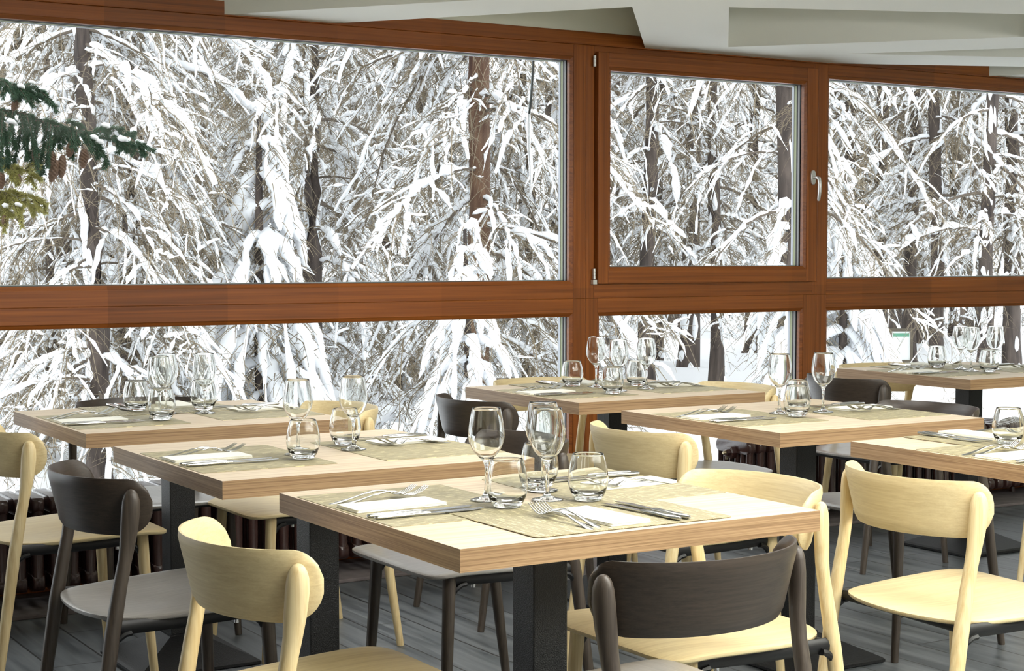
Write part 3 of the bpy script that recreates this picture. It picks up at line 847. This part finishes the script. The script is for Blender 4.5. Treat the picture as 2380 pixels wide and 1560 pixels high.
# ------------------------------------------------------------------ outdoors
rng = np.random.default_rng(11)
GZ = -0.42
def ground():
    nx, ny = 150, 110
    xs = np.concatenate([np.linspace(-25, 30, nx)]); ys = 6.3 + np.linspace(0, 1, ny) ** 1.8 * 90
    X, Y = np.meshgrid(xs, ys); X = X + (Y - 6) * 0.35
    D = np.hypot(X, Y)
    Z = GZ + 0.10 * np.sin(X * .9 + 1.3) * np.cos(Y * .7) + .05 * np.sin(X * 2.3 + Y * 1.9)
    Z += np.clip((Y - 26) / 60, 0, 1) ** 1.3 * 16
    for mx_, my_, h, r in ((0.65, 7.9, 1.35, .85), (-.4, 7.6, 1.2, 1.2), (20.5, 17.0, .5, 2.5), (15.5, 12.6, .45, 1.2), (4.5, 9.5, .12, 2.0)):
        Z += h * np.exp(-(((X - mx_) / r) ** 2 + ((Y - my_) / r) ** 2))
    Z = np.where(Y < 6.35, np.minimum(Z, GZ + .15), Z)
    g = G(); V = np.stack([X, Y, Z], -1).reshape(-1, 3)
    i = np.arange(ny - 1)[:, None] * nx + np.arange(nx - 1)[None]
    g.add(V, np.stack([i, i + 1, i + nx + 1, i + nx], -1).reshape(-1, 4))
    tag(g.build('snow_ground', M['snow'], angle=180), 'deep snow covering the ground outside the windows', kind='structure')
ground()

def curve_down(start, az, length, rise, droop, n, r):
    """branch path: leaves the trunk at start, rises a little then droops"""
    t = np.linspace(0, 1, n)
    d = np.array([math.cos(az), math.sin(az)])
    wob = np.cumsum(r.normal(0, .03, (n, 2)), 0) * length * .5
    P = np.zeros((n, 3))
    P[:, :2] = start[:2] + d * (t * length)[:, None] * (1 - .15 * t)[:, None] + wob * t[:, None]
    P[:, 2] = start[2] + rise * t * length - droop * length * t ** 1.8
    return P

def make_tree(name, seed, height, zlow, rb, dens, snow, barkm, lean=0.0, hanging=1.0):
    """snow-laden larch: trunk, main branches with a haze of fine twigs, snow lying along them"""
    r = np.random.default_rng(seed)
    root = empty(name)
    n = 16; t = np.linspace(0, 1, n)
    P = np.stack([lean * t * height * .1 + np.cumsum(r.normal(0, .02, n)), np.cumsum(r.normal(0, .02, n)), t * height], -1)
    R = rb * (1 - .65 * t); R[0] *= 1.3
    tr = G(); tubes(tr, P[None], R[None], 14, r, .06)
    tr.build('trunk', M[barkm], root, angle=180)
    br, tw, sn = G(), G(), G()
    # snow plastered on the weather side of the trunk
    k = int(height * 5); zc = r.uniform(.1, height * .95, k); az = r.normal(.6, .7, k); hl = r.uniform(.05, .28, k)
    tt = np.linspace(-1, 1, 5)
    rr_ = np.interp(zc, P[:, 2], R)
    C = np.stack([np.interp(zc, P[:, 2], P[:, 0]) + np.cos(az) * rr_ * .8, np.interp(zc, P[:, 2], P[:, 1]) + np.sin(az) * rr_ * .8, zc], -1)
    Q = C[:, None] + np.stack([0 * tt, 0 * tt, tt], -1)[None] * hl[:, None, None]
    tubes(sn, Q, np.outer(rr_ * r.uniform(.3, .6, k), [.15, .8, 1, .7, .1]), 8, r, .12)
    zz = zlow; mains = []
    while zz < height - .5:
        for q in range(2 + (r.random() < dens - 1)):
            f = zz / height
            L = (2.3 - 1.5 * f) * r.uniform(.5, 1.2)
            px = np.interp(zz, P[:, 2], P[:, 0]); py = np.interp(zz, P[:, 2], P[:, 1])
            mains.append(curve_down(np.array([px, py, zz + r.uniform(-.1, .1)]), r.uniform(0, 2 * PI), L, r.uniform(-.15, .30), r.uniform(.4, 1.15), 9, r))
        zz += r.uniform(.18, .36) / dens
    mains = np.array(mains); m = len(mains); t9 = np.linspace(0, 1, 9)
    tubes(br, mains, np.outer(r.uniform(.012, .024, m), 1 - .75 * t9), 5)
    def along(A, tA, u, idx):
        f = u * (len(tA) - 1); a = np.clip(f.astype(int), 0, len(tA) - 2); w = (f - a)[:, None]
        return A[idx, a] * (1 - w) + A[idx, a + 1] * w, A[idx, a + 1] - A[idx, a]
    def load(A, sel, r0, r1, sides, n2):
        """lumpy snow riding on curves A[sel], resampled to n2 points, thick in places, broken in others"""
        A = A[sel]; k = len(A); tn = np.linspace(.04, .98, n2); f = tn * (A.shape[1] - 1); a = np.clip(f.astype(int), 0, A.shape[1] - 2); w = (f - a)[None, :, None]
        Q = A[:, a] * (1 - w) + A[:, a + 1] * w
        rad = r.uniform(r0, r1, (k, 1)) * (.35 + r.random((k, n2)) ** 1.2 * 1.1)
        rad[:, 1:-1] = (rad[:, :-2] + rad[:, 1:-1] * 2 + rad[:, 2:]) / 4
        rad *= np.where(r.random((k, n2)) < .22, .25, 1.0)
        rad *= np.sin(np.clip(tn * .96 + .03, 0, 1) * PI)[None] ** .35
        Q = Q.copy(); Q[:, :, 2] += rad * .7; Q[:, :, :2] += r.normal(0, .25, Q[:, :, :2].shape) * rad[..., None]
        tubes(sn, Q, rad, sides, r, .2, .9)
    load(mains, r.random(m) < snow, .022, .062, 7, 24)
    # side twigs hanging from the branches
    k = np.array([int(10 * np.linalg.norm(b[-1] - b[0]) * dens) + 1 for b in mains]); idx = np.repeat(np.arange(m), k); K = len(idx)
    u = r.uniform(.1, 1, K); base, dirb = along(mains, t9, u, idx)
    azb = np.arctan2(dirb[:, 1], dirb[:, 0]); az = azb + r.choice([-1, 1], K) * r.uniform(.2, 1.2, K)
    ln = r.uniform(.2, .75, K) * (1.15 - .5 * u); dr = r.uniform(.3, 1.5, K) * hanging; tt = np.linspace(0, 1, 6)
    T = base[:, None] + np.stack([np.cos(az)[:, None] * ln[:, None] * tt, np.sin(az)[:, None] * ln[:, None] * tt, -(dr * ln)[:, None] * tt ** 1.5], -1)
    T[:, 1:] += np.cumsum(r.normal(0, .012, (K, 5, 3)), 1)
    tubes(tw, T, np.outer(r.uniform(.004, .008, K), 1 - .6 * tt), 3)
    load(T, r.random(K) < snow * .5, .008, .034, 6, 11)
    # fine hair-like twiglets
    q = 8; idx = np.repeat(np.arange(K), q); u = r.uniform(.05, 1, K * q); base, _ = along(T, tt, u, idx)
    az = r.uniform(0, 2 * PI, K * q); ln = r.uniform(.06, .34, K * q); dr = r.uniform(-.2, 1.3, K * q); t4 = np.linspace(0, 1, 4)
    Q = base[:, None] + np.stack([np.cos(az)[:, None] * ln[:, None] * t4 * .8, np.sin(az)[:, None] * ln[:, None] * t4 * .8, -(dr * ln)[:, None] * t4 ** 1.6], -1)
    Q[:, 1:] += np.cumsum(r.normal(0, .010, (K * q, 3, 3)), 1)
    tubes(tw, Q, np.outer(r.uniform(.0018, .0038, K * q), 1 - .5 * t4), 3)
    load(Q, r.random(K * q) < .07, .008, .022, 5, 5)
    br.build('branches', M['branch'], root, angle=180)
    tw.build('twigs', M['twig'], root, angle=180)
    sn.build('snow_load', M['snow'], root, angle=180)
    return root

def make_sapling(seed, height, spread):
    """young tree bowed under thick snow: many lumpy arms hanging from the top like a tent"""
    r = np.random.default_rng(seed); root = empty('snow_laden_sapling')
    tr = G(); tubes(tr, np.array([[(0, 0, 0), (.03, 0, height * .5), (0, .02, height)]]), np.array([[.05, .035, .015]]), 8)
    tr.build('trunk', M['bark'], root, angle=180)
    sn, tw = G(), G(); A, RR = [], []
    t7 = np.linspace(0, 1, 12)
    for ring in range(11):
        z = height * (1 - ring * .085)
        for j in range(3 + ring):
            az = r.uniform(0, 2 * PI); L = spread * (.16 + .075 * ring) * r.uniform(.75, 1.25)
            p = np.stack([np.cos(az) * L * t7 ** .8, np.sin(az) * L * t7 ** .8, z + .08 * np.sin(t7 * PI) - L * r.uniform(1.0, 1.9) * t7 ** 1.5], -1)
            p[1:] += np.cumsum(r.normal(0, .010, (11, 3)), 0); A.append(p)
            q = (.3 + r.random(12) ** 1.2 * 1.0) * np.where(r.random(12) < .2, .3, 1); q[1:-1] = (q[:-2] + 2 * q[1:-1] + q[2:]) / 4
            RR.append(r.uniform(.035, .085) * q * np.sin(np.clip(t7 * .93 + .06, 0, 1) * PI) ** .4)
    A = np.array(A); RR = np.array(RR); A[:, :, 2] = np.maximum(A[:, :, 2], -.1)
    tubes(sn, A, RR, 8, r, .15, .9)
    Q = A[np.repeat(np.arange(len(A)), 16)]; u = r.uniform(.2, 1, len(Q)); f = u * 11; a = np.clip(f.astype(int), 0, 10); w = (f - a)[:, None]
    base = Q[np.arange(len(Q)), a] * (1 - w) + Q[np.arange(len(Q)), a + 1] * w
    az = r.uniform(0, 2 * PI, len(Q)); ln = r.uniform(.06, .26, len(Q)); t4 = np.linspace(0, 1, 4)
    T = base[:, None] + np.stack([np.cos(az)[:, None] * ln[:, None] * t4, np.sin(az)[:, None] * ln[:, None] * t4, -(ln * .8)[:, None] * t4 ** 1.5], -1)
    tubes(tw, T, np.outer(np.full(len(Q), .0035), 1 - .5 * t4), 3)
    sn.build('snow_load', M['snow'], root, angle=180); tw.build('twigs', M['twig'], root, angle=180)
    return root

FWD = np.array([math.cos(YAW), math.sin(YAW)]); RGT = np.array([math.sin(YAW), -math.cos(YAW)])
def spot(px, dist):
    """ground position seen at column px of the frame, dist metres ahead"""
    q = FWD * dist + RGT * ((px - 1190) / 3807.2 * dist)
    return float(q[0]), float(q[1])

T_PROTO = {
    'A': make_tree('snowy_larch', 1, 9.0, .5, .13, 1.25, .8, 'bark'),
    'B': make_tree('snowy_larch', 2, 9.5, .9, .12, 1.3, .8, 'bark', lean=.3),
    'C': make_tree('snowy_larch', 3, 10.0, 2.3, .135, 1.0, .7, 'bark'),
    'E': make_tree('snowy_larch', 4, 10.0, 2.0, .10, .9, .7, 'bark', lean=-.3),
    'R': make_tree('snowy_larch', 5, 9.0, .8, .13, 1.4, .8, 'bark_red'),
}
TREES = [  # proto, column, distance, turn, scale, label
    ('A', 130, 15.0, 0.3, 1.0, 'snowy larch behind the spruce branches in the left window'),
    ('B', 228, 11.8, 2.2, .72, 'near snowy larch seen between the dark chair and the second left table'), ('B', 300, 13.0, 5.2, .8, None), ('A', 478, 19.5, 4.2, 1.0, None), ('B', 725, 17.0, 1.0, .95, 'leaning snowy larch in the middle of the left window'),
    ('A', 905, 20.5, 5.3, 1.0, None), ('R', 1103, 14.0, 0.8, .9, 'larch with reddish bare bark near the right of the left window'),
    ('B', 1235, 21.0, 3.1, 1.0, None), ('E', 1302, 24.0, 5.0, 1.1, None), ('C', 610, 25.0, 2.2, 1.0, None), ('A', 20, 19.0, 1.1, 1.1, None),
    ('E', 205, 26.0, 4.0, 1.2, None), ('C', 830, 29.0, 1.2, 1.15, None), ('B', 390, 31.0, 2.9, 1.3, None), ('E', 1010, 29.0, 3.6, 1.2, None),
    ('B', -110, 15.0, 3.0, 1.0, None), ('E', 1160, 35.0, 1.9, 1.4, None),
    ('E', 1497, 20.0, 1.2, 1.0, 'thin dark larch trunk at the left of the opening window'),
    ('C', 1604, 23.0, 2.6, 1.0, 'larch with a patchy trunk in the middle of the opening window'), ('E', 1672, 20.5, 4.4, .9, None), ('E', 1745, 27.0, 3.3, 1.1, None),
    ('C', 1836, 18.0, .2, 1.0, 'thick larch trunk at the right of the opening window'), ('B', 1560, 33.0, 5.6, 1.3, None), ('E', 1420, 29.0, .9, 1.2, None),
    ('E', 1985, 26.0, 4.1, 1.1, None), ('C', 2045, 26.0, 1.7, 1.0, 'larch trunk behind the snowy timber shelter'), ('E', 2135, 27.0, 2.4, 1.1, None), ('E', 2180, 22.0, 5.9, 1.0, None),
    ('C', 2225, 27.0, .6, 1.0, None), ('E', 2290, 21.0, 3.0, 1.0, None), ('C', 2352, 22.0, 5.1, .9, 'thick larch trunk at the right edge of the photo'),
    ('E', 1528, 25.0, 3.7, 1.1, None), ('E', 1965, 28.0, 5.2, 1.2, None), ('E', 2110, 23.5, .9, 1.0, None), ('C', 2255, 30.0, 4.4, 1.2, None), ('E', 960, 23.0, 1.4, 1.1, None), ('C', 345, 23.0, 3.9, 1.1, None),
    ('B', 2085, 36.0, 3.9, 1.3, None), ('E', 2440, 24.0, 2.2, 1.1, None), ('A', 2560, 29.0, .2, 1.2, None), ('A', 700, 40.0, 5.5, 1.5, None), ('B', 1660, 42.0, 4.2, 1.5, None),
]
used_t = set()
def gz(x, y):
    return GZ - .12 + max(0, min(1, (y - 26) / 60)) ** 1.3 * 16
for kd, px, d, rot, s, lab in TREES:
    x, y = spot(px, d)
    part_of = 'left' if px < 1360 else ('opening' if px < 1900 else 'right')
    o = place(T_PROTO[kd], kd in used_t, (x, y, gz(x, y)), rot, lab or 'snow-laden larch among the many behind the %s window' % part_of, 'tree', 'snowy larches outside' if lab else 'snow-laden larches behind the %s window' % part_of)
    o.scale = (s, s, s); used_t.add(kd)

sp = make_sapling(21, 2.3, .8)
SAP = [(1085, 12.5, .6, .85, 'small tree buried in a cone of snow, beside the reddish trunk'), (610, 13.0, 2.0, 1.25, 'tall young tree with a bowed white crown of snow in the left window'),
       (1835, 15.0, 3.0, .95, 'young tree smothered in snow at the right side of the opening window'), (265, 15.5, 1.1, 1.05, 'young tree heaped with snow beside the spruce branch'),
       (1960, 19.0, 4.1, 1.2, 'young tree heaped with snow left of the timber shelter')]
for i, (px, d, rot, s, lab) in enumerate(SAP):
    x, y = spot(px, d)
    o = place(sp, i > 0, (x, y, GZ - .1), rot, lab, 'tree', 'young trees smothered in snow'); o.scale = (s, s, s)

# spruce reaching in from the left of the big window
def spruce():
    r = np.random.default_rng(31); YS = 7.05
    def at(px, py, Y=YS):
        b = -(py - 780) / 3807.2; a = (px - 1190) / 3807.2
        c, s = math.cos(PITCH), math.sin(PITCH)
        d = np.array([*(FWD * (c + b * s) + RGT * a), -s + b * c]); t_ = Y / d[1]
        return d * t_ + np.array([0, 0, EYE])
    root = empty('spruce_tree', (.72, 7.25, GZ)); inv = np.array([.72, 7.25, GZ])
    tr = G(); tubes(tr, np.array([[(0, 0, 0), (.02, 0, 1.6), (0, .02, 3.4)]]), np.array([[.11, .09, .05]]), 12, r, .05)
    tr.build('trunk', M['bark'], root, angle=180)
    def branch(main, subs, mat, dens, depth=.10):
        wd, nd, sn = G(), G(), G()
        lines = []
        def side(P, n_):     # short side twigs
            for _ in range(n_):
                u = r.uniform(.15, .9); q = u * (len(P) - 1); i = min(int(q), len(P) - 2); b0 = P[i] + (P[i + 1] - P[i]) * (q - i)
                d = (P[i + 1] - P[i]); d = d / np.linalg.norm(d) * .6 + np.array([r.normal(0, .5), r.normal(0, .5), -abs(r.normal(.35, .3))]); d /= np.linalg.norm(d)
                L_ = r.uniform(.025, .06); lines.append((np.array([b0, b0 + d * L_ * .5, b0 + d * L_ + (0, 0, -.006)]), .002))
        mp = np.array([at(*p) + (0, k * depth * .12, 0) for k, p in enumerate(main)])
        lines.append((mp, .006))
        for s0, s1 in subs:
            a, b = at(*s0), at(*s1); off = r.uniform(-.10, .10)
            mid = (a + b) / 2 + (0, off * .6, .012); bb = b + (0, off, 0)
            lines.append((np.array([a, (a + mid) / 2 + (0, 0, .006), mid, (mid + bb) / 2 + (0, 0, .003), bb]), .0032))
        for ln, rad in list(lines): side(ln, 9 if rad > .005 else 2)
        for ln, rad in lines:
            tubes(wd, (ln - inv)[None], np.linspace(rad, rad * .5, len(ln))[None], 6)
            seg = np.linalg.norm(np.diff(ln, axis=0), axis=1); tot = seg.sum(); cum = np.concatenate([[0], np.cumsum(seg)])
            k = int(tot * dens); u = r.uniform(0, tot, k)
            base = np.stack([np.interp(u, cum, ln[:, i]) for i in range(3)], -1)
            T = np.stack([np.interp(u, cum[:-1] + seg / 2, np.diff(ln, axis=0)[:, i] / seg) for i in range(3)], -1)
            T /= np.linalg.norm(T, axis=1)[:, None]
            rv = r.normal(0, 1, (k, 3)); rv -= (rv * T).sum(1)[:, None] * T; rv /= np.linalg.norm(rv, axis=1)[:, None]
            d = rv * .82 + T * .62; L = r.uniform(.013, .021, k)
            P = np.stack([base, base + d * (L * .55)[:, None], base + (d + T * .15) * L[:, None]], 1) - inv
            tubes(nd, P, np.stack([np.full(k, .0011), np.full(k, .0010), np.full(k, .0002)], 1), 3)
        return wd, nd, lines
    main1 = [(-260, 250), (-60, 250), (0, 255), (60, 262), (110, 282), (170, 300), (215, 310), (260, 318), (330, 333), (378, 348)]
    subs1 = [((8, 256), (-5, 300)), ((20, 258), (32, 345)), ((30, 258), (10, 340)), ((45, 262), (60, 370)), ((58, 264), (40, 395)), ((62, 268), (75, 400)), ((85, 280), (68, 330)), ((90, 280), (85, 385)), ((112, 285), (105, 398)), ((118, 290), (98, 392)),
             ((128, 292), (150, 345)), ((135, 292), (128, 352)), ((160, 298), (155, 345)), ((195, 303), (200, 352)), ((200, 305), (232, 365)), ((205, 305), (250, 383)), ((150, 285), (196, 296)), ((215, 308), (290, 300)), ((232, 308), (262, 306)), ((258, 318), (300, 362)), ((275, 322), (312, 352)),
             ((318, 330), (346, 362)), ((312, 326), (304, 312)), ((160, 296), (140, 330)), ((100, 282), (150, 292)), ((180, 302), (168, 350)), ((70, 268), (95, 300)), ((-60, 252), (-50, 340)), ((-20, 255), (-30, 360)), ((0, 258), (18, 380)), ((5, 260), (-12, 400))]
    main2 = [(-220, 170), (0, 185), (28, 196), (55, 205), (95, 218), (140, 246)]
    subs2 = [((28, 196), (68, 252)), ((20, 192), (-5, 232)), ((30, 198), (50, 240)), ((90, 215), (110, 246)), ((55, 203), (88, 212)), ((60, 205), (85, 225)), ((100, 220), (122, 222)), ((0, 186), (20, 230)), ((-30, 184), (-20, 240))]
    main3 = [(-240, 400), (-40, 385), (0, 380), (40, 388), (75, 398), (108, 418)]
    subs3 = [((20, 384), (35, 425)), ((5, 382), (25, 420)), ((60, 393), (82, 388)), ((40, 388), (48, 402)), ((0, 380), (18, 372)), ((75, 398), (80, 414)), ((-20, 385), (5, 430))]
    main4 = [(-240, 470), (-40, 448), (0, 446), (40, 458), (80, 475), (112, 497)]
    subs4 = [((10, 448), (62, 455)), ((20, 452), (12, 500)), ((40, 458), (92, 468)), ((45, 460), (58, 492)), ((0, 447), (-10, 510)), ((30, 455), (38, 530)), ((20, 452), (30, 500)), ((70, 470), (106, 478)), ((60, 466), (88, 500)), ((0, 446), (25, 520)), ((-30, 450), (0, 525)), ((15, 450), (5, 540))]
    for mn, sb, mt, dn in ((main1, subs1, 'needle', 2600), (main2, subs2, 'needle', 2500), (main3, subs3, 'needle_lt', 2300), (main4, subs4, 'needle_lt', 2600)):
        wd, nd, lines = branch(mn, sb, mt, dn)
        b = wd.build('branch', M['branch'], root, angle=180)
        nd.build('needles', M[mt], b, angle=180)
        sn = G()
        for ln, rad in lines:
            if rad > .003 and r.random() < .28:
                q = ln[len(ln) // 2] + (0, -.004, .018) - inv; w = r.uniform(.008, .015)
                a = np.array([q + (-w * 1.6, 0, .004), q + (-w, 0, .002), q, q + (w, 0, -.004), q + (w * 1.6, 0, -.010)])
                tubes(sn, a[None], (np.array([.2, .9, 1, .9, .2]) * w)[None], 8, r, .12)
        if sn.nv: sn.build('snow_tuft', M['snow'], b, angle=180)
    cones = [((120, 352), (118, 393), .019), ((133, 372), (118, 424), .020), ((146, 360), (142, 414), .018), ((166, 328), (160, 366), .017), ((197, 346), (192, 392), .019), ((82, 340), (82, 380), .014), ((38, 232), (30, 258), .014),
             ((0, 395), (2, 440), .018), ((44, 404), (44, 432), .010), ((46, 482), (45, 510), .012), ((10, 500), (12, 530), .012)]
    for k, (a, b, w) in enumerate(cones):
        A, B = at(*a, YS - .03), at(*b, YS - .03); L = np.linalg.norm(B - A)
        ax = (B - A) / L; n = 30; s = 20
        t = np.linspace(0, 1, n); u1 = np.cross(ax, (0, 1, 0)); u1 /= np.linalg.norm(u1); u2 = np.cross(ax, u1)
        th_ = np.linspace(0, 2 * PI, s, endpoint=False)
        R = w * np.sin(np.clip(t * .93 + .05, 0, 1) * PI) ** .55
        V = np.zeros((n, s, 3))
        for i in range(n):
            bump = 1 + .14 * np.sign(np.sin(th_ * 5 + t[i] * 42)) * np.abs(np.sin(th_ * 5 + t[i] * 42)) ** .6
            V[i] = A - inv + ax * (t[i] * L) + (R[i] * bump)[:, None] * (np.cos(th_)[:, None] * u1 + np.sin(th_)[:, None] * u2)
        G().loft(V).build('cone', M['cone'], root, angle=60)
    tag(root, 'green spruce with hanging brown cones reaching in at the left edge', 'tree')
spruce()

# cable with an icicle hanging outside the left window
cb = empty('hanging_cable', (3.86, 6.15, 0)); tag(cb, 'dark cable with a long icicle hanging outside the left window', 'cable')
G().loft(circle_rings([(.004, 0, 2.45), (.003, 0, 2.10), (-.002, 0, 2.0), (-.010, 0, 1.92), (-.018, 0, 1.865)], [.0045, .0045, .0055, .006, .0055], 10, up=(0, 1, 0))).build('cable', M['cable'], cb)
G().loft(circle_rings([(-.018, 0, 1.885), (-.019, 0, 1.84), (-.020, 0, 1.825), (-.019, 0, 1.72), (-.012, 0, 1.62), (-.008, 0, 1.52), (-.007, 0, 1.49)], [.004, .009, .010, .0078, .005, .0025, .0006], 12, up=(0, 1, 0))).build('icicle', M['ice'], cb)

# information board with a red marker pole, and a low timber shelter loaded with snow
x, y = spot(2095, 22.0); az = -(PI / 2 - YAW)
sg = empty('information_board', (x, y, GZ), az); tag(sg, 'framed pale notice board with a green header standing in the snow', 'notice board')
g = G(); g.box(-.16, -.125, -.02, .02, 0, .66).box(.125, .16, -.02, .02, 0, .66).box(-.125, .125, -.02, .02, .62, .66).box(-.125, .125, -.02, .02, .20, .235)
g.build('frame', M['sign_wood'], sg, smooth=False)
G().box(-.125, .125, -.008, .008, .235, .62).build('panel', M['sign_face'], sg, smooth=False)
G().box(-.11, .11, -.012, -.0085, .55, .595).build('header', M['sign_green'], sg, smooth=False)
x, y = spot(2077, 21.0)
pl = G().loft(circle_rings([(.04, 0, 0), (0, 0, .48)], [.018, .018], 10)).build('marker_pole', M['red'], loc=(x, y, GZ))
tag(pl, 'short leaning red marker pole beside the notice board', 'pole')
x, y = spot(1968, 23.5)
sh = empty('timber_shelter', (x, y, GZ), az); tag(sh, 'low timber shelter loaded with snow behind the right window', 'shelter')
for xx in (-.22, .22): G().box(xx - .05, xx + .05, -.05, .05, 0, .80).build('post', M['bark'], sh, smooth=False)
for k in range(4): G().box(-.27, .17, -.09 - .03, -.06 - .03, .40 + k * .085, .45 + k * .085).build('rail', M['sign_wood'], sh, smooth=False)
g = G(); tubes(g, np.array([[(-.42, 0, .80), (-.3, 0, .86), (0, 0, .92), (.3, 0, .86), (.42, 0, .80)]]), np.array([[.05, .15, .2, .15, .05]]), 12, rng, .04, .8)
g.build('snow_cap', M['snow'], sh, angle=180)
# snow-covered bird feeder and hut seen low in the left window
x, y = spot(520, 16.0)
fd = empty('bird_feeder', (x, y, GZ), az); tag(fd, 'small wooden bird feeder with a block of snow on it, behind the left table', 'bird feeder')
G().box(-.02, .02, -.02, .02, 0, .34).build('post', M['bark'], fd, smooth=False)
G().box(-.13, .13, -.11, .11, .34, .37).build('tray', M['sign_wood'], fd, smooth=False)
G().box(-.12, .12, -.10, .10, .37, .62).build('snow_cap', M['snow'], fd, smooth=False, bevel=.05)
